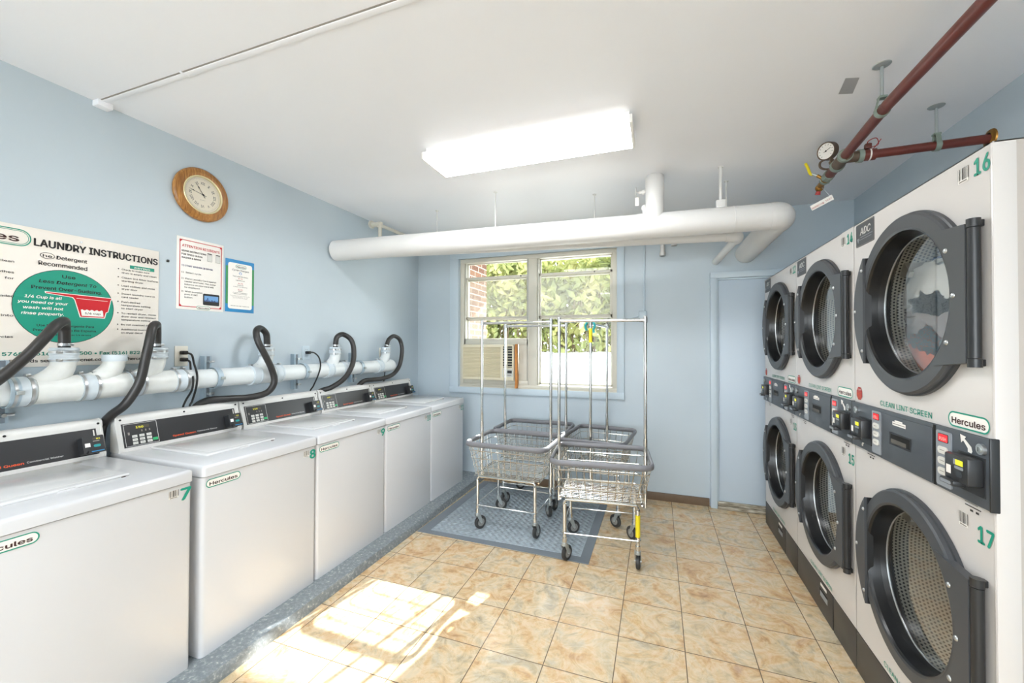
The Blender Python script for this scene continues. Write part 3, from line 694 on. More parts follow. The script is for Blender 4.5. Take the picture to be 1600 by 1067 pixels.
    for u, z in ((.690, .982), (.115, .985)):
        b = MB()
        for i, q in enumerate((.07, .05, .062)): b.rect(FRONT, u, z + .024 - i * .009, u + q, z + .027 - i * .009, .0012, 'ink_grey' if i != 2 else 'ink')
        b.rect(FRONT, u + .02, z - .006, u + .032, z, .0012, 'ink'); b.rect(FRONT, u + .042, z - .006, u + .054, z, .0012, 'ink'); b.build('notice_sticker', t)
    # kick panel with lint drawer
    b = MB(); b.box((.555, -.001, .002), (W - .002, .02, .178), 'dryer_kick', .002); b.box((.0015, .01, .0), (W - .0015, .03, .18), 'hole'); b.build('kick_panel', t)
    b = MB(); b.box((.003, -.001, .002), (.543, .02, .176), 'dryer_kick', .002); ld = b.build('lint_drawer', t)
    b = MB(); b.rect(FRONT, .37, .088, .48, .128, .0015, 'hole'); b.rect(FRONT, .378, .088, .48, .116, .0018, 'keypad'); b.build('drawer_pull', ld)
    b = MB(); b.prism(FRONT, rrect(.085, .016, .004, 3, .425, .152), .001, .0016, 'paper'); b.build('caution_label', ld)
    return t
dp = dryer_proto()
DS = [(('16', '17'), 2.235, 'cream stacked dryer numbered 16 and 17 with laundry behind its upper glass'), (('14', '15'), 3.04, 'cream stacked dryer numbered 14 and 15, middle one of the three'), (('12', '13'), 3.845, 'cream stacked dryer numbered 12 and 13, standing next to the blue door')]
for i, (nums, y, lb) in enumerate(DS):
    o = dp if i == 0 else dup(dp, (0, 0, 0), 0, lb)
    o.location = (.835, y, 0); o.rotation_euler = (0, 0, -PI / 2); o['label'] = lb; WM[o] = Matrix.Translation((.835, y, 0)) @ Matrix.Rotation(-PI / 2, 4, 'Z')
    DS[i] = (o, nums)
for o, nums in DS:
    for s, z in zip(nums, (1.917, .903)):
        b = MB(); b.text(FRONT, s, .796, z, .062, 'green', .0014, .022, .056, 'R'); b.build('number_sticker', o)

# laundry in the upper drum of dryer 16
def cloth(name, mt, c, s, seed, amp, label):
    b = MB(); bm = bmesh.new(); bmesh.ops.create_icosphere(bm, subdivisions=5, radius=1.0)
    for v in bm.verts:
        p = v.co.copy(); k = 1 + amp * noise.noise(p * 1.3 + Vector((seed, 0, 0))) + amp * .8 * (1 - 2 * abs(noise.noise(p * 2.6 + Vector((0, seed, 0))))) + amp * .45 * (1 - 2 * abs(noise.noise(p * 5 + Vector((0, 0, seed))))) + amp * .2 * (1 - 2 * abs(noise.noise(p * 11 + Vector((seed, 0, seed)))))
        q = Vector((p.x * s[0], p.y * s[1], p.z * s[2])) * k
        v.co = q + Vector(c)
    # keep the bundle inside the drum
    ax = Vector((.835, 2.235 - UC, ZU))
    for v in bm.verts:
        d = Vector((0, v.co.y - ax.y, v.co.z - ax.z)); L = d.length
        if L > .30: v.co.y = ax.y + d.y * .30 / L; v.co.z = ax.z + d.z * .30 / L
        v.co.x = max(v.co.x, .835 + .115)
    bm.verts.index_update(); b.add([v.co.copy() for v in bm.verts], [[v.index for v in f.verts] for f in bm.faces], mt); bm.free()
    return tag(b.build(name), label, 'laundry', 'laundry inside dryer 16')
cloth('bed_sheet', 'cloth_white', (1.0, 1.92, 1.66), (.12, .20, .080), 3.1, .34, 'rumpled off-white sheet across the middle of the upper drum in dryer 16')
cloth('bed_sheet', 'cloth_white', (1.06, 1.76, 1.51), (.09, .075, .10), 8.4, .32, 'white bundle by the hinge side of the glass in dryer 16')
cloth('blanket', 'cloth_grey', (1.03, 1.95, 1.545), (.11, .17, .105), 5.2, .30, 'grey blanket pressed in the drum centre of dryer 16')
cloth('towel', 'cloth_orange', (1.0, 1.96, 1.425), (.085, .11, .075), 1.7, .36, 'orange towel at the bottom of the upper drum in dryer 16')
cloth('towel', 'cloth_blue', (1.12, 1.94, 1.755), (.12, .10, .075), 2.2, .28, 'blue towel above the off-white sheet in dryer 16')

# ------------------------------------------------------------------ wire laundry carts
def cart_proto():
    t = thing('laundry_cart', 'x', 'laundry cart', (0, 0, 0), 0, 'wire laundry carts with hanging racks')
    ZR, ZB = .672, .425
    top = (.640, .515); bot = (.545, .41)
    def ring(f, z): return rrect(bot[0] + (top[0] - bot[0]) * f, bot[1] + (top[1] - bot[1]) * f, .055, 5), z
    b = MB(); r = .0026
    for f in (0, .28, .55, .80): p, z = ring(f, ZB + (ZR - ZB) * f); b.tube([(x, y, z) for x, y in p], r * 1.25, 'wire', 6, True)
    for ax in (0, 1):
        n_ = 12 if ax == 0 else 9
        for i in range(1, n_):
            q = -1 + 2 * i / n_
            for sgn in (-1, 1):
                if ax == 0: a_ = (q * bot[0] / 2, sgn * bot[1] / 2, ZB); c_ = (q * top[0] / 2, sgn * top[1] / 2, ZR)
                else: a_ = (sgn * bot[0] / 2, q * bot[1] / 2, ZB); c_ = (sgn * top[0] / 2, q * top[1] / 2, ZR)
                b.tube([a_, c_], r * .85, 'wire', 5, caps=False)
    for i in range(1, 14): y = -bot[1] / 2 + bot[1] * i / 14; b.tube([(-bot[0] / 2, y, ZB), (bot[0] / 2, y, ZB)], r, 'wire', 5, caps=False)
    for i in range(1, 8): x = -bot[0] / 2 + bot[0] * i / 8; b.tube([(x, -bot[1] / 2, ZB - .004), (x, bot[1] / 2, ZB - .004)], r, 'wire', 5, caps=False)
    b.build('wire_basket', t)
    b = MB(); p = rrect(top[0] + .012, top[1] + .012, .07, 6); b.tube([(x, y, ZR) for x, y in p], .0115, 'bumper', 10, True, squash=1.75); b.build('bumper_rim', t)
    b = MB(); lx, ly = .235, .205
    for sy in (-1, 1): b.tube(spline([(-lx - .005, sy * ly, ZB - .045), (-lx + .006, sy * ly, ZB - .018), (-lx + .05, sy * ly, ZB - .012), (lx - .05, sy * ly, ZB - .012), (lx - .006, sy * ly, ZB - .018), (lx + .005, sy * ly, ZB - .045)], 4), .009, 'chrome', 8)
    for sx in (-1, 1): b.tube([(sx * .262, -ly, ZB - .008), (sx * .262, ly, ZB - .008)], .006, 'chrome', 8)
    b.build('basket_support', t)
    for sx in (-1, 1):
        for sy in (-1, 1):
            b = MB(); x, y = sx * lx, sy * ly
            b.cyl((x, y, .135), (x, y, ZB - .04), .0125, 'chrome', 14); b.cyl((x, y, .128), (x, y, .16), .016, 'chrome', 14); leg = b.build('leg', t)
            a = {(-1, -1): .5, (1, -1): .15, (-1, 1): 1.0, (1, 1): -.7}[(sx, sy)]; d = Vector((math.sin(a), math.cos(a), 0)); sd = Vector((d.y, -d.x, 0))
            c = Vector((x, y, .0505)) + d * .026
            b = MB(); b.cyl((x, y, .108), (x, y, .128), .021, 'zinc', 14)
            for q in (-1, 1):
                o_ = sd * (q * .017); P = [Vector((x, y, .112)) - d * .018 + o_, Vector((x, y, .112)) + d * .018 + o_, c + d * .010 + o_, c - d * .010 + o_]
                P2 = [v_ + sd * (q * .0025) for v_ in P]; b.add(P + P2, [(0, 1, 2, 3), (7, 6, 5, 4), (0, 4, 5, 1), (1, 5, 6, 2), (2, 6, 7, 3), (3, 7, 4, 0)], 'zinc')
            b.cyl(c - sd * .022, c + sd * .022, .005, 'steel', 8); b.build('caster_fork', leg)
            b = MB(); b.lathe(c - sd * .0125, sd, [(.030, 0), (.044, .0), (.050, .005), (.050, .020), (.044, .025), (.030, .025)], 'tyre', 24)
            b.lathe(c - sd * .012, sd, [(.0, .003), (.012, -.001), (.030, .002), (.031, .0)], 'caster_grey', 24); b.lathe(c + sd * .012, -sd, [(.0, .003), (.012, -.001), (.030, .002), (.031, .0)], 'caster_grey', 24); b.build('wheel', leg)
    b = MB(); z = .195; b.tube(spline([(-lx, -ly - .012, z), (lx, -ly - .012, z), (lx + .014, -ly, z), (lx + .014, ly, z), (lx, ly + .012, z), (-lx, ly + .012, z), (-lx - .014, ly, z), (-lx - .014, -ly, z)], 1, True), .005, 'chrome', 8, True); b.build('lower_rail', t)
    for sx in (-1, 1):
        b = MB(); b.cyl((sx * .298, 0, .33), (sx * .298, 0, 1.645), .0115, 'chrome', 14); b.cyl((sx * .298, 0, .55), (sx * .298, 0, .80), .0135, 'chrome', 14); b.sphere((sx * .298, 0, 1.647), .013, 'steel', 12, 6, (1, 1, .6)); b.build('rack_pole', t)
    b = MB(); b.cyl((-.298, 0, 1.622), (.298, 0, 1.622), .011, 'chrome', 14)
    for sx in (-1, 1): b.cyl((sx * .298, 0, 1.605), (sx * .298, 0, 1.640), .0145, 'steel', 14); b.cyl((sx * .262, 0, 1.622), (sx * .29, 0, 1.622), .013, 'steel', 14)
    b.build('hanger_bar', t)
    return t
cp_ = cart_proto()
CS = [((-.375, 2.915, 0), math.radians(6), 'wire laundry cart in front half off the rubber mat, yellow tape on a leg'),
      ((-1.085, 3.105, 0), math.radians(-1.5), 'wire laundry cart in front on the rubber mat, nearer the washers'),
      ((-1.085, 3.66, 0), 0.0, 'wire laundry cart behind the one nearer the washers, under the air conditioner'),
      ((-.475, 3.575, 0), math.radians(84), 'wire laundry cart turned end-on, with yellow tape on its pole, by the back wall')]
carts = []
for i, (loc, rz, lb) in enumerate(CS):
    o = cp_ if i == 0 else dup(cp_, loc, rz, lb)
    o.location = loc; o.rotation_euler = (0, 0, rz); o['label'] = lb; WM[o] = Matrix.Translation(loc) @ Matrix.Rotation(rz, 4, 'Z'); carts.append(o)
b = MB(); b.cyl((.235, -.205, .215), (.235, -.205, .355), .0150, 'tape_yellow', 14); b.build('tape_band', carts[0])
b = MB(); b.cyl((-.298, 0, 1.47), (-.298, 0, 1.585), .0135, 'tape_yellow', 14); b.build('tape_band', carts[3])
# teal plastic hook over the hanging bar
b = MB(); c = Vector((-.505, 3.13, 1.575))
P = WM[carts[3]] @ Vector((-.298, 0, 1.622))
b.tube(spline([P + Vector(q) for q in ((-.03, -.012, -.055), (-.038, -.016, -.02), (-.022, -.018, .010), (0, -.018, .022), (.024, -.018, .012), (.036, -.016, -.02), (.026, -.014, -.05), (.030, -.014, -.075))], 6), .0095, 'teal', 8)
tag(b.build('plastic_hook'), 'small teal plastic hook over the top corner of the end-on cart', 'hook')

# rubber mat
t = thing('rubber_mat', 'dark grey rubber floor mat with raised diamond pattern under the carts', 'floor mat', (-1.08, 3.27, 0))
b = MB(); b.prism(Frame((0, 0, 0), (1, 0, 0), (0, 1, 0)), [(-1.757, 2.725), (-.43, 2.70), (-.43, 3.98), (-1.74, 3.98)], 0, .004, 'mat_edge'); b.build('mat_border', t, world=True)
b = MB(); b.box((-1.665, 2.775, .003), (-.495, 3.92, .008), 'mat_rubber', .002); b.build('mat_centre', t, world=True)
# let the carts that stand on the mat rest on its surface
for i in (1, 2): carts[i].location.z = .008

# ------------------------------------------------------------------ drain pipe, hoses, outlets on the washer wall
PX, PZ, PR = -2.525, 1.243, .060
t = thing('drain_pipe', 'white plastic drain pipe with upright branches above the washers', 'pipe', (PX, 2.1, PZ - PR))
b = MB(); b.cyl((PX, -.6, PZ), (PX, 3.40, PZ), PR * .93, 'pvc', 32); b.build('main_pipe', t, world=True)
RIS = [(1.04, 1), (1.222, 0), (1.398, 1), (2.048, 1), (2.678, 1), (3.345, 1)]
for i, (y, full) in enumerate(RIS):
    mt = 'pvc_stained' if i < 3 else 'pvc'
    b = MB(); b.cyl((PX, y - .10, PZ), (PX, min(y + .075, 3.41), PZ), PR, mt, 32)
    if i == 5: b.sphere((PX, 3.41, PZ), PR, mt, 24, 12)
    pts = spline([(PX, y - .085, PZ + .02), (PX, y - .045, PZ + .045), (PX, y - .010, PZ + .085), (PX, y, PZ + .13)], 6)
    b.tube(pts, lambda q: .047 - .006 * q, mt, 24); b.cyl((PX, y, PZ + .115), (PX, y, PZ + (.16 if full else .125)), .041, mt, 24)
    tee = b.build('tee_fitting', t, world=True)
    if full:
        b = MB(); b.cyl((PX, y, 1.365), (PX, y, 1.428), .046, 'rubber_white', 24)
        for z in (1.378, 1.400, 1.420): b.lathe((PX, y, z), (0, 0, 1), [(.0465, -.004), (.0495, -.003), (.0495, .003), (.0465, .004)], 'rubber_white', 24)
        b.build('rubber_sleeve', tee, world=True)
        for z in (1.373, 1.408):
            b = MB(); b.lathe((PX, y, z), (0, 0, 1), [(.0470, -.005), (.0485, -.005), (.0485, .005), (.0470, .005)], 'steel', 24); b.box((PX + .030, y - .040, z - .006), (PX + .046, y - .022, z + .006), 'steel', .002); b.build('clamp', tee, world=True)
    else:
        b = MB(); b.cyl((PX, y, PZ + .118), (PX, y, PZ + .150), .0475, 'rubber_white', 24); b.build('pipe_cap', tee, world=True)
for y0 in (.70, .90, 1.115, 1.30, 1.50, 1.95, 2.115, 2.59, 2.76, 3.22):
    b = MB(); b.cyl((PX, y0 - .032, PZ), (PX, y0 + .032, PZ), PR + .003, 'rubber_white', 32); cp2 = b.build('coupling', t, world=True)
    for q in (-.024, .024):
        b = MB(); b.lathe((PX, y0 + q, PZ), (0, 1, 0), [(PR + .003, -.005), (PR + .0055, -.005), (PR + .0055, .005), (PR + .003, .005)], 'steel' if y0 < 1.6 else 'rubber_white', 32)
        b.box((PX - .005, y0 + q - .008, PZ + PR + .003), (PX + .02, y0 + q + .008, PZ + PR + .014), 'steel', .002); b.build('clamp', cp2, world=True)
    b = MB()
for y in (.875, 1.70, 2.345, 2.955):
    b = MB(); b.box((XL, y - .02, 1.11), (XL + .04, y + .02, 1.375), 'galv_blue'); b.box((XL + .0405, y - .009, 1.112), (XL + .041, y + .009, 1.373), 'strut_slot')
    b.lathe((PX, y, PZ), (0, 1, 0), [(PR + .001, -.016), (PR + .004, -.016), (PR + .004, .016), (PR + .001, .016)], 'galv_blue', 32)
    for z in (1.34, 1.145): b.cyl((XL + .038, y, z), (XL + .062, y, z), .008, 'steel', 8); b.cyl((XL + .045, y - .004, z), (XL + .045, y + .034, z), .006, 'steel', 8)
    b.box((PX + PR, y - .004, PZ - .008), (PX + PR + .014, y + .02, PZ + .008), 'zinc', .002)
    nm = {.875: 'wall strut holding the drain pipe under the large sign', 1.70: 'wall strut holding the drain pipe beside the double outlet', 2.345: 'wall strut holding the drain pipe past the looped hose, above washer 9', 2.955: 'wall strut holding the drain pipe above washer 10'}[y]
    tag(b.build('pipe_bracket'), nm, 'bracket', 'struts holding the drain pipe')
HX = -2.437
HOSES = [
    ([(PX, 1.04, 1.40), (PX, 1.04, 1.47), (PX + .01, 1.035, 1.52), (-2.475, 1.015, 1.545), (-2.44, .975, 1.52), (-2.425, .935, 1.465), (-2.425, .88, 1.385), (-2.43, .80, 1.29), (-2.47, .70, 1.20), (-2.53, .62, 1.09), (-2.60, .58, .98), (-2.597, .575, .85)], 'black drain hose crossing the teal circle of the large sign'),
    ([(PX, 1.398, 1.40), (PX, 1.398, 1.47), (-2.515, 1.392, 1.525), (-2.48, 1.37, 1.549), (-2.45, 1.338, 1.53), (HX, 1.318, 1.46), (HX, 1.30, 1.36), (HX, 1.277, 1.25), (-2.47, 1.24, 1.15), (-2.54, 1.215, 1.09), (-2.597, 1.205, 1.02), (-2.597, 1.20, .85)], 'black drain hose hanging in front of the pipe between the signs, above washer 8'),
    ([(PX, 2.048, 1.40), (PX, 2.050, 1.47), (PX, 2.040, 1.525), (PX + .01, 1.99, 1.556), (-2.48, 1.935, 1.53), (-2.455, 1.932, 1.46), (HX, 1.975, 1.36), (HX, 2.02, 1.27), (HX, 2.035, 1.19), (-2.455, 1.995, 1.125), (-2.50, 1.90, 1.102), (-2.54, 1.80, 1.105), (-2.58, 1.68, 1.10), (-2.597, 1.62, 1.03), (-2.598, 1.60, .85)], 'black drain hose with a tall narrow loop, above the gap of washers 8 and 9'),
    ([(PX, 2.678, 1.40), (PX, 2.682, 1.465), (PX, 2.70, 1.515), (PX + .01, 2.755, 1.535), (-2.48, 2.81, 1.49), (-2.45, 2.81, 1.40), (HX, 2.78, 1.28), (-2.455, 2.71, 1.17), (-2.51, 2.625, 1.10), (-2.59, 2.575, 1.06), (-2.597, 2.56, .95), (-2.597, 2.56, .85)], 'black drain hose bending over in front of the pipe above washer 10'),
    ([(PX, 3.345, 1.40), (PX, 3.365, 1.46), (PX, 3.40, 1.510), (PX + .01, 3.465, 1.538), (-2.50, 3.54, 1.50), (-2.48, 3.55, 1.40), (-2.47, 3.50, 1.25), (-2.48, 3.41, 1.16), (-2.50, 3.27, 1.125), (-2.52, 3.15, 1.12), (-2.56, 3.06, 1.11), (-2.597, 3.02, 1.03), (-2.597, 3.01, .85)], 'black drain hose at the far end of the pipe, above washer 11')]
for pts, lb in HOSES:
    t = thing('drain_hose', lb, 'hose', pts[-1], 0, 'black washer drain hoses')
    b = MB(); b.tube(spline(pts, 8), .0205, 'hose', 14); b.build('hose_tube', t, world=True)
    p = Vector(pts[0]); d = (Vector(pts[1]) - p).normalized(); c = p + d * .042
    b = MB(); b.lathe(c, d, [(.0208, -.006), (.0225, -.006), (.0225, .006), (.0208, .006)], 'steel', 18); b.box(c + Vector((.016, .005, -.006)), c + Vector((.028, .022, .006)), 'steel', .002); b.build('hose_clamp', t, world=True)

def outlet(y0, y1, z0, z1, label, cover):
    t = thing('wall_outlet', label, 'outlet', (XL, (y0 + y1) / 2, z0), PI / 2, 'wall outlets behind the washers'); w_ = y1 - y0; h_ = z1 - z0
    b = MB(); b.box((-w_ / 2, -.007, 0), (w_ / 2, 0, h_), cover, .003); b.build('cover_plate', t)
    for k in (.33, .68):
        b = MB(); b.prism(Frame((0, 0, 0)), rrect(.034, .028, .01, 4, 0, h_ * k), .007, .009, cover); b.rect(FRONT, -.008, h_ * k, -.006, h_ * k + .008, .0095, 'dark'); b.rect(FRONT, .006, h_ * k, .008, h_ * k + .008, .0095, 'dark'); b.build('socket', t)
outlet(1.538, 1.608, 1.318, 1.436, 'beige double outlet with two black plugs, beside the large sign', 'outlet')
outlet(2.428, 2.50, 1.328, 1.438, 'blue-painted outlet with one black plug above washer 9', 'trim_blue')
outlet(3.36, 3.435, 1.312, 1.42, 'small beige outlet above the far end of the drain pipe', 'outlet')
def cord(pts, plug, label):
    t = thing('power_cord', label, 'power cord', pts[-1], 0, 'black washer power cords')
    b = MB(); b.tube(spline(pts, 8), .0055, 'cord_black', 8); b.build('cable', t, world=True)
    p = Vector(pts[0]); b = MB(); b.box((XL + .009, p.y - .014, p.z - .011), (p.x + .012, p.y + .014, p.z + .011), 'cord_black', .005); b.build('plug', t, world=True)
cord([(-2.585, 1.573, 1.397), (-2.57, 1.60, 1.385), (-2.54, 1.595, 1.335), (-2.46, 1.562, 1.27), (-2.452, 1.552, 1.20), (-2.52, 1.575, 1.12), (-2.60, 1.61, 1.06), (-2.597, 1.61, .85)], 1, 'black power cord from the upper plug of the double outlet')
cord([(-2.585, 1.573, 1.357), (-2.57, 1.59, 1.345), (-2.54, 1.578, 1.30), (-2.462, 1.542, 1.25), (-2.455, 1.532, 1.19), (-2.53, 1.545, 1.12), (-2.602, 1.575, 1.05), (-2.597, 1.575, .85)], 1, 'black power cord from the lower plug of the double outlet')
cord([(-2.585, 2.464, 1.385), (-2.57, 2.50, 1.383), (-2.54, 2.52, 1.345), (-2.458, 2.455, 1.28), (-2.452, 2.425, 1.21), (-2.52, 2.45, 1.13), (-2.59, 2.48, 1.05), (-2.598, 2.545, .85)], 1, 'black power cord hanging in front of the pipe above washer 9')
cord([(-2.585, 3.398, 1.392), (-2.57, 3.42, 1.385), (-2.56, 3.428, 1.34), (-2.575, 3.425, 1.27), (-2.595, 3.42, 1.15), (-2.597, 3.41, 1.05), (-2.598, 3.41, .85)], 1, 'short black power cord at the far outlet above washer 11')

# ------------------------------------------------------------------ signs and clock on the washer wall
def wall_thing(name, label, cat, yc, zb): return thing(name, label, cat, (XL, yc, zb), PI / 2)
def wf(yc, zb, out): return Frame((-yc, -out, -zb))
# large instruction board
y0, y1, z0, z1 = .18, 1.455, 1.342, 1.962; yc = (y0 + y1) / 2
t = wall_thing('instruction_sign', 'large white laundry instructions board with a teal circle and red cup', 'sign', yc, z0)
b = MB(); b.box((y0 - yc, -.006, 0), (y1 - yc, 0, z1 - z0), 'sign_white', .0015); b.build('board', t); F = wf(yc, z0, .006)
for y, z in ((1.13, 1.935), (1.09, 1.352), (.5, 1.94)):
    b = MB(); b.cyl(F.p(y, z, 0), F.p(y, z, .003), .005, 'steel', 10); b.build('screw', t)
b = MB()
b.text(F, 'LAUNDRY INSTRUCTIONS', .974, 1.884, .044, 'ink', .0012, .026, .472); b.build('heading', t); b = MB()
b.ell(F, 1.016, 1.846, .024, .0145, .0012, 'ink'); b.ell(F, 1.016, 1.846, .0215, .012, .0015, 'sign_white'); b.text(F, 'he', 1.016, 1.839, .016, 'ink', .0019, .02, .030, 'C')
b.text(F, 'Detergent', 1.046, 1.836, .023, 'ink', .0012, .012, .106); b.text(F, 'Recommended', .988, 1.801, .025, 'ink', .0012, .012, .165); b.build('subheading', t)
b = MB(); o = rrect(.36, .074, .0365, 8, .785, 1.907); b.band(F, o, rrect(.352, .066, .0325, 8, .785, 1.907), .0012, 'green'); b.band(F, rrect(.345, .059, .029, 8, .785, 1.907), rrect(.341, .055, .027, 8, .785, 1.907), .0012, 'green')
b.text(F, 'Hercules', .785, 1.889, .038, 'ink_brown', .0014, .02, .285, 'C'); b.build('logo', t)
b = MB(); cx, cz = 1.083, 1.619; b.ell(F, cx, cz, .174, .171, .0011, 'ink'); b.ell(F, cx, cz, .172, .169, .0014, 'green')
for s, z, w_, sh in (('Use', 1.752, .045, 0), ('Less Detergent To', 1.722, .196, .2), ('Prevent Over-Sudsing.', 1.692, .242, 0)): b.text(F, s, cx + .005, z, .020, 'ink', .0018, .016, w_, 'C', sh)
for s, z, w_ in (('1/4 Cup is all', 1.650, .118), ('you need or your', 1.626, .158), ('wash will not', 1.601, .128), ('rinse properly.', 1.576, .135)): b.text(F, s, 1.005, z, .0165, 'paper', .0018, .016, w_, 'C', .2)
for s, z, w_, h in (('Use Menos Detergente Para', 1.524, .195, .014), ('Prevenir el Exceso De Espuma.', 1.503, .218, .014), ('Todo lo que necesita es 1/4 de taza.', 1.484, .178, .009)): b.text(F, s, cx, z, h, 'ink', .0018, .014, w_, 'C')
b.build('teal_circle', t)
b = MB(); b.poly(F, [(1.008, 1.684), (1.010, 1.675), (1.100, 1.665), (1.108, 1.655), (1.128, 1.573), (1.222, 1.573), (1.228, 1.602), (1.235, 1.605), (1.246, 1.665), (1.252, 1.672), (1.250, 1.678)][::-1], .0019, 'paper')
b.poly(F, [(1.012, 1.681), (1.013, 1.677), (1.103, 1.667), (1.111, 1.655), (1.131, 1.576), (1.219, 1.576), (1.225, 1.603), (1.233, 1.607), (1.243, 1.665), (1.247, 1.675)][::-1], .0022, 'red')
wv = [(1.131 + .088 * i / 16, 1.610 + .003 * math.sin(i * 1.9)) for i in range(17)]; b.poly(F, [(1.135, 1.581), (1.216, 1.581)] + wv[::-1][1:] , .0026, 'paper'); b.text(F, '1/4 cup', 1.175, 1.590, .0125, 'ink', .003, .014, .058, 'C'); b.line(F, (1.115, 1.663), (1.232, 1.660), .0018, .0026, 'paper'); b.build('red_cup', t)
b = MB(); b.rect(F, 1.322, 1.843, 1.432, 1.861, .0012, 'green'); b.text(F, 'DRYING', 1.377, 1.846, .012, 'paper', .0016, .014, .07, 'C')
lines = [('Check to make sure', 1), ('drum is empty and clean', 0), None, ('Clean lint filter before', 1), ('starting dryer', 0), None, ('Load clothes and close', 1), ('dryer door', 0), None, ('Insert laundry card in', 1), ('card reader', 0), None, ('Push desired', 1), ('temperature setting', 0), ('to start dryer', 0), None, ('To restart dryer, close', 1), ('dryer door and reselect', 0), ('temperature setting', 0), None, ('Do not overload dryer', 1), None, ('Additional instructions', 1), ('on dryer decal', 0)]
z = 1.829
for s in lines:
    if s is None: z -= .0085; continue
    b.text(F, s[0], 1.288, z, .0108, 'ink', .0012, .009, len(s[0]) * .0067)
    if s[1]: b.ell(F, 1.274, z + .005, .0028, .0028, .0012, 'ink', 10)
    z -= .0168
b.build('drying_list', t)
b = MB()
for s, z in (('clean', 1.795), ('clothes', 1.748), ('for', 1.722), ('loaded', 1.645), ('into', 1.562), ('cycles', 1.47)): b.text(F, s, .915, z, .0125, 'ink', .0012, .01, len(s) * .0088, 'R')
b.build('washing_list', t)
b = MB(); b.text(F, '5760 \u2022 (516) 822-9500 \u2022 Fax (516) 822-9543', 1.450, 1.393, .021, 'green_deep', .0012, .022, .565, 'R')
b.text(F, 'Refunds service@hercnet.com \u2022 www.hercnet.com', 1.450, 1.362, .019, 'ink', .0012, .018, .545, 'R'); b.text(F, 'and', .893, 1.362, .019, 'ink', .0012, .018, .04, 'R'); b.build('contact_line', t)
# notice
y0, y1, z0, z1 = 1.544, 1.812, 1.652, 2.078; yc = (y0 + y1) / 2
t = wall_thing('notice_sign', 'white notice with thin red border and red heading under the clock', 'sign', yc, z0)
b = MB(); b.box((y0 - yc, -.004, 0), (y1 - yc, 0, z1 - z0), 'paper', .001); b.build('board', t); F = wf(yc, z0, .004)
b = MB(); b.frame_rect(F, 1.557, 1.668, 1.800, 2.062, .004, .001, 'red')
for (y, z, sx, sz) in ((1.557, 1.668, 1, 1), (1.800, 1.668, -1, 1), (1.800, 2.062, -1, -1), (1.557, 2.062, 1, -1)):
    p = [(y, z), (y + sx * .018, z), (y, z + sz * .02)]; b.poly(F, p if sx * sz > 0 else p[::-1], .0012, 'red')
b.build('border', t)
b = MB(); b.text(F, 'ATTENTION RESIDENTS', 1.678, 2.020, .020, 'red', .001, .012, .215, 'C')
for s, z in (('USAGE INSTRUCTIONS', 1.992), ('FOR SPEED QUEEN', 1.972), ('WASHER & DRYER', 1.952)): b.text(F, s, 1.568, z, .013, 'ink', .001, .018, len(s) * .0076)
b.text(F, 'TO START WASHER OR DRYER:', 1.568, 1.905, .013, 'navy', .001, .014, .178)
for s, u, z in (('1)  Select cycle.', 1.568, 1.866), ('2)  Place Laundry Card against', 1.568, 1.830), ('reader and hold. The dollar', 1.586, 1.813), ('balance on your card will', 1.586, 1.796), ('be displayed.', 1.586, 1.779), ('3)  When prompted,', 1.568, 1.754), ('press START', 1.586, 1.737), ('button.', 1.586, 1.720)): b.text(F, s, u, z, .0115, 'ink', .001, .008, len(s) * .0066)
b.build('lettering', t)
b = MB()
for u in (1.712, 1.762): b = MB(); b.rect(F, u, 1.958, u + .028, 2.000, .001, 'ink_grey'); b.rect(F, u + .0015, 1.9595, u + .0265, 1.9985, .0013, 'button'); b.rect(F, u, 2.003, u + .027, 2.008, .001, 'ink'); b.build('machine_picture', t)
b = MB()
b.poly(F, rrect(.098, .070, .006, 3, 1.738, 1.722), .0012, 'dark'); b.rect(F, 1.696, 1.700, 1.780, 1.745, .0016, 'sky_print'); b.rect(F, 1.696, 1.700, 1.780, 1.710, .0019, 'dark')
for i, h in enumerate((.012, .02, .034, .014, .009, .018, .011, .015, .010, .013)): b.rect(F, 1.697 + i * .0083, 1.708, 1.7025 + i * .0083, 1.708 + h * .7, .0019, 'navy')
b.build('card_reader_picture', t)
b = MB(); b.logo(F, 1.692, 1.668, .080, .022, .0015); b.build('logo', t)
# cycle price sheet
y0, y1, z0, z1 = 1.826, 2.022, 1.660, 2.005; yc = (y0 + y1) / 2
t = wall_thing('price_sign', 'small blue and green bordered price sheet beside the red-bordered notice', 'sign', yc, z0)
b = MB(); b.box((y0 - yc, -.003, 0), (y1 - yc, 0, z1 - z0), 'blue', .001); b.build('board', t); F = wf(yc, z0, .003)
b = MB(); b.rect(F, 1.827, 1.712, 1.842, 1.958, .0008, 'leaf_print'); b.rect(F, 2.006, 1.712, 2.021, 1.958, .0008, 'leaf_print'); b.poly(F, rrect(.164, .302, .014, 4, 1.924, 1.832), .001, 'paper'); b.build('border', t)
b = MB(); b.logo(F, 1.928, 1.962, .075, .022, .0014); b.text(F, 'Cycle Charges', 1.924, 1.932, .015, 'ink', .0014, .008, .115, 'C', .3)
b.ell(F, 1.924, 1.918, .010, .009, .0014, 'sky_print', 16); b.ell(F, 1.924, 1.917, .006, .006, .0017, 'paper', 16)
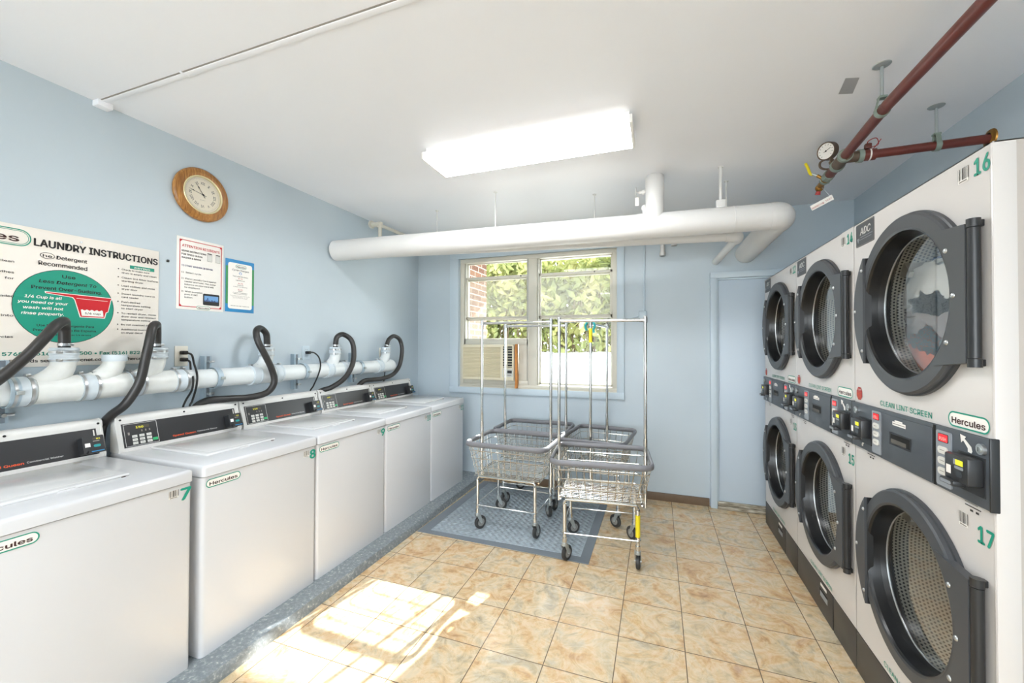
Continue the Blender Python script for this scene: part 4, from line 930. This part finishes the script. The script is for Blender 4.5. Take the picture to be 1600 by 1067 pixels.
for s, z, h, mt, w_ in (('Top Load Washers', 1.893, .010, 'ink', .105), ('$1.50', 1.880, .009, 'red', .03), ('Light/Normal', 1.868, .008, 'ink', .06), ('$1.75', 1.847, .010, 'red', .032), ('REGULAR', 1.836, .007, 'ink', .04), ('(2 minutes extra wash time)', 1.826, .006, 'ink', .095), ('$2.00', 1.806, .010, 'red', .032), ('HEAVY', 1.797, .007, 'ink', .028), ('(2 minutes extra wash time &', 1.787, .006, 'ink', .10), ('optional extra rinse time)', 1.779, .006, 'ink', .09), ('Note: the top load washer does not offer', 1.766, .005, 'ink_grey', .135), ('hot and cold water, fill with', 1.758, .005, 'ink_grey', .11), ('each load and use a lower', 1.751, .005, 'ink_grey', .10), ('DRYER 25\u00a2 FOR 7 MINUTES', 1.698, .007, 'ink', .125)): b.text(F, s, 1.924, z, h, mt, .0014, .008, w_, 'C')
b.build('lettering', t)
# oak wall clock
yc, zc_ = 1.671, 2.353
t = wall_thing('wall_clock', 'round oak-framed wall clock with cream face and roman numerals', 'clock', yc, zc_); R = .158
b = MB(); b.lathe((0, 0, 0), (0, -1, 0), [(R - .006, 0), (R, .006), (R, .018), (R - .008, .026), (R - .030, .032), (.113, .030), (.108, .024)], 'oak', 72); b.build('frame', t)
b = MB(); b.lathe((0, 0, 0), (0, -1, 0), [(.113, .030), (.110, .033), (.105, .032), (.103, .022)], 'clock_bezel', 72); b.build('bezel', t)
F = Frame((0, -.020, 0)); b = MB(); b.ell(F, 0, 0, .108, .108, 0, 'clock_face', 64); b.band(F, [(.096 * math.cos(i * PI / 24), .096 * math.sin(i * PI / 24)) for i in range(48)], [(.0952 * math.cos(i * PI / 24), .0952 * math.sin(i * PI / 24)) for i in range(48)], .0006, 'ink_grey')
for i in range(60): a = i * PI / 30; b.line(F, (.089 * math.sin(a), .089 * math.cos(a)), (.092 * math.sin(a), .092 * math.cos(a)), .0008, .0006, 'ink_grey')
b.text(F, 'QUARTZ', 0, -.034, .006, 'ink_grey', .0006, .004, .03, 'C'); fc = b.build('clock_face', t)
b = MB(); rn = ['XII', 'I', 'II', 'III', 'IIII', 'V', 'VI', 'VII', 'VIII', 'IX', 'X', 'XI']
for i, s in enumerate(rn):
    a = i * PI / 6; r_ = .062; b.text(F, s, r_ * math.sin(a), r_ * math.cos(a), .0195, 'ink', .0006, .006, .0058 + .0062 * len(s), 'C', 0, -a)
b.build('numerals', fc)
def hand(ang, L, w_):
    F2 = Frame((0, -.024, 0)); b = MB(); d = Vector((math.sin(ang), math.cos(ang))); q = Vector((-d.y, d.x))
    P = [d * -.02 - q * w_, d * L * .55 - q * w_ * .7, d * L * .68 - q * w_ * 2.4, d * L * .80 - q * w_ * .7, d * L, d * L * .80 + q * w_ * .7, d * L * .68 + q * w_ * 2.4, d * L * .55 + q * w_ * .7, d * -.02 + q * w_]
    b.prism(F2, [tuple(p) for p in P], 0, .0012, 'ink'); b.ell(F2, 0, 0, .006, .006, .002, 'ink', 16); return b
hand(math.radians(-34), .066, .0016).build('hour_hand', t); hand(math.radians(-78), .084, .0011).build('minute_hand', t)
b = MB(); b.add([(.106 * math.cos(2 * PI * i / 48), -.029, .106 * math.sin(2 * PI * i / 48)) for i in range(48)], [tuple(range(48))], 'clock_glass'); b.build('glass', t)
b = MB(); b.box((XL, 1.493, 1.912), (XL + .008, 1.505, 1.926), 'cord_black', .002); tag(b.build('wall_hook'), 'tiny black wall hook beside the red-bordered notice', 'hook')

# ------------------------------------------------------------------ air conditioner in the window
t = thing('window_air_conditioner', 'cream window air conditioner in the lower part of the window', 'air conditioner', (-1.70, 4.02, 1.075))
b = MB(); b.box((-2.0, 4.0, 1.078), (-1.405, 4.45, 1.457), 'ac_grey', .004); b.build('casing', t, world=True)
b = MB(); b.box((-2.0, 3.965, 1.078), (-1.405, 4.0, 1.457), 'ac_cream', .010); b.box((-1.985, 3.9645, 1.105), (-1.545, 3.9655, 1.43), 'ac_louver'); fp = b.build('front_panel', t, world=True)
b = MB()
for i in range(21): z = 1.112 + i * .0150; b.add([(-1.985, 3.964, z), (-1.55, 3.964, z), (-1.55, 3.957, z + .009), (-1.985, 3.957, z + .009), (-1.985, 3.964, z + .0095), (-1.55, 3.964, z + .0095)], [(0, 1, 2, 3), (3, 2, 5, 4)], 'ac_cream')
b.frame_rect(Frame((0, 3.9644, 0)), -1.992, 1.098, -1.543, 1.438, .008, .002, 'ac_cream'); b.build('grille', t, world=True)
b = MB(); F = Frame((0, 3.9645, 0)); b.rect(F, -1.523, 1.215, -1.422, 1.436, .0008, 'dark')
for i in range(8): z = 1.222 + i * .0275; b.box((-1.523, 3.950, z), (-1.422, 3.963, z + .007), 'ac_cream')
b.box((-1.478, 3.951, 1.215), (-1.470, 3.963, 1.436), 'ac_cream'); b.build('air_vent', t, world=True)
b = MB(); b.rect(F, -1.531, 1.118, -1.415, 1.205, .0008, 'ac_grey'); b.rect(F, -1.474, 1.155, -1.424, 1.185, .0014, 'dark'); b.rect(F, -1.474, 1.132, -1.43, 1.140, .0014, 'ink_grey'); b.rect(F, -1.522, 1.125, -1.49, 1.198, .0012, 'ac_cream'); b.build('control_panel', t, world=True)
b = MB(); b.prism(Frame((0, 0, 0), (1, 0, 0), (0, 0, 1)), [(-1.400, 1.000), (-1.380, 1.000), (-1.372, 1.06), (-1.380, 1.46), (-1.398, 1.46), (-1.396, 1.06)], -3.985, -4.03, 'wood_orange'); tag(b.build('wooden_strip'), 'orange-brown wooden strip wedged beside the window air conditioner', 'wood strip')

# ------------------------------------------------------------------ white pipes under the ceiling
t = thing('insulated_pipe', 'thick white insulated pipe crossing the room above the window', 'pipe', (-.9, 2.95, 2.18))
A = Vector((XL + .009, 2.766, 2.258)); B = Vector((.715, 3.075, 2.297)); PRR = .0865
b = MB(); b.cyl(A, B, PRR, 'pipe_white', 40); b.lathe(B - (B - A).normalized() * .24, (B - A).normalized(), [(PRR, -.003), (PRR + .0025, -.002), (PRR + .0025, .002), (PRR, .003)], 'pipe_white', 40); b.build('pipe_run', t, world=True)
b = MB(); E_ = Vector((.735, YB - .004, 2.262)); d2 = (E_ - Vector((.76, 3.12, 2.295))).normalized()
pts = [B - (B - A).normalized() * .02, B, B + Vector((.035, .012, .0)), B + Vector((.05, .05, -.001)), B + Vector((.048, .10, -.003))]
b.tube(spline(pts, 5), PRR + .002, 'pipe_white', 40); b.build('elbow', t, world=True)
b = MB(); b.cyl(B + Vector((.048, .09, -.003)), E_, PRR * .97, 'pipe_white', 40); b.build('wall_branch', t, world=True)
b = MB(); rx, ry = -.016, 2.985; b.tube(spline([(rx, ry, 2.33), (rx, ry, 2.44), (rx, ry + .0, 2.53), (rx, ry + .03, 2.60), (rx, ry + .10, 2.66)], 5), lambda q: .058 + .006 * min(1, q * 1.5), 'pipe_white', 28); b.build('riser', t, world=True)
b = MB(); b.cyl((rx - .06, ry, 2.525), (rx - .105, ry, 2.525), .011, 'pipe_white', 12); b.cyl((rx - .07, ry, 2.525), (rx - .085, ry, 2.525), .02, 'pipe_white', 12, .014); b.lathe((rx - .125, ry, 2.53), (1, 0, 0), [(.0, -.003), (.034, -.003), (.036, 0), (.034, .003), (.0, .003)], 'pipe_white', 20); b.cyl((rx - .125, ry, 2.53), (rx - .10, ry, 2.525), .006, 'pipe_white', 8); b.build('valve', t, world=True)
b = MB(); b.box((rx - .13, ry - .012, 2.43), (rx - .105, ry - .010, 2.49), 'paper', .001); b.build('valve_tag', t, world=True)
b = MB(); b.cyl((-.085, 2.99, 2.36), (-.085, 2.99, 2.40), .013, 'pipe_white', 12); b.sphere((-.085, 2.99, 2.415), .021, 'pipe_white', 14, 8, (1, 1, 1.1)); b.cyl((-.14, 2.99, 2.372), (-.10, 2.99, 2.372), .006, 'pipe_white', 8); b.build('air_valve', t, world=True)
# thinner pipe behind it with its own elbow into the wall
t = thing('white_pipe', 'thinner white pipe behind the thick one, ending in the wall by the door', 'pipe', (-.6, 3.26, 2.22))
b = MB(); b.cyl((XL + .002, 3.12, 2.30), (.50, 3.30, 2.243), .036, 'pipe_white', 24); b.build('pipe_run', t, world=True)
b = MB(); b.tube(spline([(.47, 3.298, 2.243), (.515, 3.302, 2.243), (.545, 3.315, 2.242), (.553, 3.35, 2.24), (.552, 3.39, 2.238)], 5), .041, 'pipe_white', 24); b.cyl((.545, 3.35, 2.243), (.551, 3.37, 2.24), .046, 'pipe_white', 24); b.build('elbow', t, world=True)
b = MB(); b.cyl((.552, 3.38, 2.238), (.497, YB, 2.205), .029, 'pipe_white', 24); b.build('wall_branch', t, world=True)
RODS = [((-1.195, 2.935, 2.345), 'thin white hanger rod near the middle of the insulated pipe'), ((-.47, 3.244, 2.295), 'thin white hanger rod between the riser and the middle rod'), ((-1.85, 3.165, 2.32), 'thin short hanger rod above the washer end of the insulated pipe'), ((.402, 3.025, 2.37), 'white hanger rod with a clamp near the pipe elbow'), ((.475, 3.30, 2.27), 'thin white hanger rod behind the insulated pipe near the elbow')]
for i, (p, lb) in enumerate(RODS):
    t = thing('hanger_rod', lb, 'pipe hanger', p, 0, 'rods hanging the white pipes'); b = MB(); b.cyl(p, (p[0], p[1], ZC), .005 if i != 3 else .010, 'pipe_white', 10); b.cyl((p[0], p[1], ZC - .004), (p[0], p[1], ZC), .016, 'pipe_white', 14); b.build('rod', t, world=True)
    if i == 3: b = MB(); b.box((p[0] - .028, p[1] - .016, 2.372), (p[0] + .028, p[1] + .016, 2.425), 'pipe_white', .006); b.cyl((p[0] - .005, p[1] - .022, 2.392), (p[0] - .005, p[1] - .014, 2.392), .013, 'pipe_white', 8); b.build('clamp', t, world=True)
b = MB(); b.cyl((.046, YB - .03, 2.285), (.046, YB - .03, 2.47), .020, 'pipe_white', 16); b.cyl((.046, YB - .03, 2.285), (.046, YB - .03, 2.32), .025, 'pipe_white', 16); b.box((.035, YB - .03, 2.40), (.057, YB, 2.425), 'pipe_white'); tag(b.build('pipe_stub'), 'longer white pipe stub hanging below the pipes beside the window', 'pipe stub')
b = MB(); b.cyl((.147, YB - .03, 2.375), (.147, YB - .03, 2.47), .018, 'pipe_white', 16); b.cyl((.147, YB - .03, 2.375), (.147, YB - .03, 2.41), .027, 'pipe_white', 16); b.box((.136, YB - .03, 2.43), (.158, YB, 2.455), 'pipe_white'); tag(b.build('pipe_stub'), 'short capped white pipe stub next to the longer one', 'pipe stub')
# conduit down to a junction box
t = thing('conduit', 'thin painted conduit running down to a small box beside the window', 'conduit', (-.12, YB, 1.66))
b = MB(); b.cyl((-.117, YB - .010, 1.76), (-.114, YB - .010, 2.648), .007, 'trim_blue', 12); b.tube(spline([(-.15, YB - .008, 1.735), (-.22, YB - .008, 1.715), (-.32, YB - .008, 1.690)], 5), .005, 'trim_blue', 8); b.build('tube', t, world=True)
b = MB(); b.box((-.165, YB - .045, 1.675), (-.095, YB, 1.775), 'trim_blue', .006); b.build('junction_box', t, world=True)
# small valve and pipe at the washer wall
t = thing('corner_pipe', 'small cream pipe with a valve running beside the wall above the insulated pipe end', 'pipe', (-2.45, 3.3, 2.55))
b = MB(); b.cyl((-2.475, 3.17, 2.585), (-2.455, YB, 2.585), .016, 'alu_paint', 14); b.cyl((-2.475, 3.18, 2.585), (-2.475, 3.18, 2.30), .018, 'alu_paint', 14); b.build('tube', t, world=True)
b = MB(); b.cyl((-2.56, 3.17, 2.595), (-2.46, 3.17, 2.585), .022, 'alu_paint', 14); b.cyl((-2.575, 3.17, 2.596), (-2.555, 3.17, 2.595), .036, 'alu_paint', 16); b.cyl((-2.475, 3.18, 2.56), (-2.475, 3.18, 2.61), .027, 'alu_paint', 14); b.build('valve', t, world=True)

# ------------------------------------------------------------------ red sprinkler pipe
t = thing('sprinkler_pipe', 'red-brown sprinkler pipe with gauge and test valve below the ceiling', 'sprinkler pipe', (.95, 2.6, 2.42))
SZ = 2.45
b = MB(); b.cyl((.90, -.3, SZ), (.905, 2.10, SZ), .0225, 'pipe_red', 24); b.cyl((.905, 2.10, SZ), (.935, 2.60, SZ), .0225, 'pipe_red', 24); b.cyl((.945, 2.72, SZ), (.955, 2.87, SZ), .0255, 'pipe_red', 24); b.build('main_run', t, world=True)
b = MB(); b.cyl((1.06, 2.625, SZ), (XR, 2.615, SZ), .0215, 'pipe_red', 24); b.cyl((1.02, 2.628, SZ), (1.075, 2.626, SZ), .029, 'pipe_red', 24); b.build('branch', t, world=True)
b = MB(); b.cyl((.934, 2.585, SZ), (.946, 2.735, SZ), .030, 'fitting', 24); b.cyl((.934, 2.585, SZ), (.935, 2.605, SZ), .034, 'patina', 24); b.cyl((.940, 2.628, SZ), (1.025, 2.628, SZ), .027, 'fitting', 24); b.cyl((1.0, 2.628, SZ), (1.022, 2.628, SZ), .033, 'patina', 24); b.cyl((.945, 2.712, SZ), (.946, 2.738, SZ), .034, 'patina', 24); b.build('tee_fitting', t, world=True)
b = MB(); b.cyl((1.045, 2.627, SZ), (1.052, 2.627, SZ), .0305, 'paper', 24, caps=False); b.tube(spline([(1.05, 2.65, SZ + .02), (1.07, 2.66, SZ + .05), (1.10, 2.655, SZ + .06), (1.085, 2.64, SZ + .09), (1.05, 2.645, SZ + .075), (1.075, 2.655, SZ + .04), (1.11, 2.65, SZ + .085)], 5), .0022, 'red_dull', 6); b.box((1.03, 2.615, SZ + .03), (1.06, 2.64, SZ + .06), 'pipe_red', .006); b.build('wire_bundle', t, world=True)
b = MB(); b.cyl((.951, 2.845, SZ), (.954, 2.895, SZ), .030, 'patina', 8); b.cyl((.954, 2.89, SZ), (.958, 2.955, SZ), .024, 'brass', 20); b.cyl((.957, 2.925, SZ), (.958, 2.945, SZ), .029, 'patina', 8); vb = b.build('ball_valve', t, world=True)
b = MB(); b.cyl((.948, 2.925, SZ + .0), (.915, 2.930, SZ + .03), .009, 'brass', 12); b.tube([(.915, 2.93, SZ + .03), (.890, 2.935, SZ + .046)], .007, 'zinc', 8); b.build('valve_stem', vb, world=True)
b = MB(); b.tube(spline([(.895, 2.935, SZ + .040), (.884, 2.945, SZ + .052), (.876, 2.955, SZ + .09), (.866, 2.965, SZ + .125)], 5), .0075, 'tape_yellow', 8); b.build('lever', vb, world=True)
b = MB(); b.cyl((.958, 2.955, SZ), (.960, 3.02, SZ - .005), .018, 'brass', 18); b.sphere((.960, 3.035, SZ - .012), .023, 'brass', 18, 10); b.cyl((.960, 3.04, SZ - .015), (.955, 3.052, SZ - .05), .010, 'red_dull', 12, .014); b.build('test_outlet', t, world=True)
gz = SZ + .118; gp = Vector((.925, 2.80, gz))
b = MB(); b.cyl((.948, 2.77, SZ + .015), (.936, 2.79, gz - .045), .010, 'fitting', 12); b.cyl((.944, 2.776, SZ + .03), (.940, 2.784, SZ + .05), .016, 'fitting', 6); b.lathe(gp, Vector((-.75, -.62, -.15)), [(.0, -.024), (.046, -.024), (.050, -.018), (.050, .014), (.047, .018), (.043, .014)], 'fitting', 32)
ga = b.build('gauge', t, world=True)
N_ = Vector((-.75, -.62, -.15)).normalized(); U_ = Vector((.62, -.75, 0)).normalized(); V_ = -U_.cross(N_) if U_.cross(N_).z < 0 else U_.cross(N_)
U_ = V_.cross(N_); Fg = Frame(gp + N_ * .013, U_, V_)
if Fg.N.dot(N_) < 0: Fg = Frame(gp + N_ * .013, -U_, V_)
b = MB(); b.ell(Fg, 0, 0, .044, .044, 0, 'paper', 32)
for i in range(11): a = math.radians(-135 + 27 * i); b.line(Fg, (.031 * math.sin(a), .031 * math.cos(a)), (.038 * math.sin(a), .038 * math.cos(a)), .0022, .0008, 'ink')
b.line(Fg, (-.012, -.004), (.026, .010), .003, .0014, 'ink'); b.ell(Fg, 0, 0, .005, .005, .0016, 'ink', 12); b.build('gauge_face', ga, world=True)
b = MB(); b.tube(spline([(.95, 2.82, SZ + .02), (.925, 2.84, SZ + .03), (.905, 2.85, SZ + .05), (.905, 2.84, SZ + .075), (.93, 2.815, SZ + .08)], 5), .006, 'fitting', 8); b.build('gauge_loop', t, world=True)
b = MB(); b.lathe((XR, 2.615, SZ), (-1, 0, 0), [(.022, 0), (.045, 0), (.042, .006), (.026, .012)], 'brass', 24); b.build('wall_flange', t, world=True)
for (x, y, lb) in ((.907, 2.155, 'grey pipe hanger holding the long sprinkler pipe beside the tape patch'), (1.32, 2.62, 'grey pipe hanger holding the short sprinkler branch by the wall')):
    t2 = thing('pipe_hanger', lb, 'pipe hanger', (x, y, SZ), 0, 'hangers of the sprinkler pipe'); ax = (0, 1, 0) if x < 1 else (1, 0, 0)
    b = MB(); b.cyl((x, y, SZ + .055), (x, y, ZC), .006, 'zinc', 10); b.lathe((x, y, ZC), (0, 0, -1), [(.0, .008), (.012, .008), (.030, .003), (.033, 0)], 'zinc', 20); b.build('rod', t2, world=True)
    b = MB(); b.lathe((x, y, SZ), ax, [(.0232, -.011), (.0265, -.011), (.0265, .011), (.0232, .011)], 'patina', 24)
    for q in (-1, 1):
        v_ = Vector((q, 0, 0)) if x < 1 else Vector((0, q, 0)); w_ = Vector(ax); P = [Vector((x, y, SZ)) + v_ * .026 - w_ * .010, Vector((x, y, SZ)) + v_ * .026 + w_ * .010, Vector((x, y, SZ + .06)) + v_ * .012 + w_ * .010, Vector((x, y, SZ + .06)) + v_ * .012 - w_ * .010]
        P2 = [p - v_ * .003 for p in P]; b.add(P + P2, [(0, 1, 2, 3), (7, 6, 5, 4), (0, 4, 5, 1), (1, 5, 6, 2), (2, 6, 7, 3), (3, 7, 4, 0)], 'patina')
    b.box((x - .014, y - .014, SZ + .052), (x + .014, y + .014, SZ + .062), 'patina', .002); b.build('clevis', t2, world=True)
# hanging tag
t = thing('inspection_tag', 'small white tag with red lettering hanging from the sprinkler test valve', 'tag', (.99, 2.99, 2.33))
Ft = Frame((.958, 2.995, 2.330), Vector((.80, -.42, .36)), Vector((-.28, .12, .86)))
b = MB(); b.prism(Ft, [(-.058, -.0165), (.060, -.0165), (.060, .0165), (-.058, .0165)], -.0008, .0008, 'paper'); b.build('tag_card', t, world=True)
b = MB(); b.text(Ft, 'INSPECTOR', -.055, -.010, .014, 'red_dull', .0012, .012, .066); b.text(Ft, 'TEST', .020, -.006, .012, 'red_dull', .0012, .008, .034); b.build('lettering', t, world=True)
b = MB(); b.tube([Ft.p(.050, .014, 0), (.962, 3.005, SZ - .02)], .001, 'steel', 5); b.build('wire', t, world=True)
b = MB(); b.poly(Frame((0, 0, ZC - .001), (1, 0, 0), (0, -1, 0)), [(.798, -2.206), (.855, -2.222), (.878, -2.352), (.816, -2.335)][::-1], .0, 'duct_tape'); b.poly(Frame((0, 0, ZC - .0005), (1, 0, 0), (0, -1, 0)), [(.798, -2.206), (.855, -2.222), (.878, -2.352), (.816, -2.335)], .0, 'duct_tape'); tag(b.build('tape_patch'), 'silver grey square of duct tape stuck to the ceiling', 'tape')

# ------------------------------------------------------------------ outside the window
b = MB(); b.add([(-9, 4.31, .80), (9, 4.31, .80), (9, 12, 1.30), (-9, 12, 1.30), (9, 30, 1.32), (-9, 30, 1.32)], [(0, 1, 2, 3), (3, 2, 4, 5)], 'ground_pale'); o = b.build('ground_outside', origin=(0, 0, 0)); o['kind'] = 'structure'
b = MB(); b.add([(-9, YF - .2, -.1), (9, YF - .2, -.1), (9, -20, -.1), (-9, -20, -.1)], [(0, 3, 2, 1)], 'ground_pale'); o = b.build('ground_outside', origin=(0, 0, 0)); o['kind'] = 'structure'
b = MB(); b.box((-2.2, 4.31, 2.88), (3.5, 6.62, 3.08), 'ground_pale'); o = b.build('roof_overhang', origin=(0, 0, 0)); o['kind'] = 'structure'
b = MB(); b.box((-3.6, 4.31, .70), (-2.20, 5.09, 5.2), 'brick'); tag(b.build('brick_building', origin=(0, 0, 0)), 'red brick corner of the building seen through the window', 'building')
b = MB(); rnd = random.Random(11)
for i in range(23000):
    x = rnd.uniform(-8.5, 4.0); dep = rnd.random(); top = 4.25 + .45 * noise.noise((x * .9, 1.3, 0)); z = 1.28 + (top - 1.28) * rnd.random() ** .9; y = 11.2 + dep * 2.2
    if z < 2.1 and rnd.random() < .4: continue
    s = rnd.uniform(.09, .20); c = Vector((x, y, z)); u = Vector((rnd.uniform(-1, 1), rnd.uniform(-.5, .5), rnd.uniform(-1, 1))).normalized(); v_ = u.orthogonal().normalized(); v_.rotate(Matrix.Rotation(rnd.uniform(0, 6), 3, u))
    b.add([c - u * s, c + v_ * s * .45, c + u * s, c - v_ * s * .45], [(0, 1, 2, 3)], 'leaf')
o = b.build('hedge_foliage', origin=(0, 0, 0), flat=True); o['kind'] = 'stuff'; tag(o, 'pale sunlit green hedge foliage beyond the window', 'hedge')
b = MB()
for i in range(170): x = rnd.uniform(-8.3, 3.9); y = 11.5 + rnd.random(); b.tube([(x, y, 1.28), (x + rnd.uniform(-.15, .15), y, 2.0), (x + rnd.uniform(-.4, .4), y, 3.0)], .018, 'bark', 5)
o = b.build('hedge_undergrowth', origin=(0, 0, 0)); o['kind'] = 'stuff'; tag(o, 'thin brown hedge stems at the foot of the foliage outside', 'hedge')
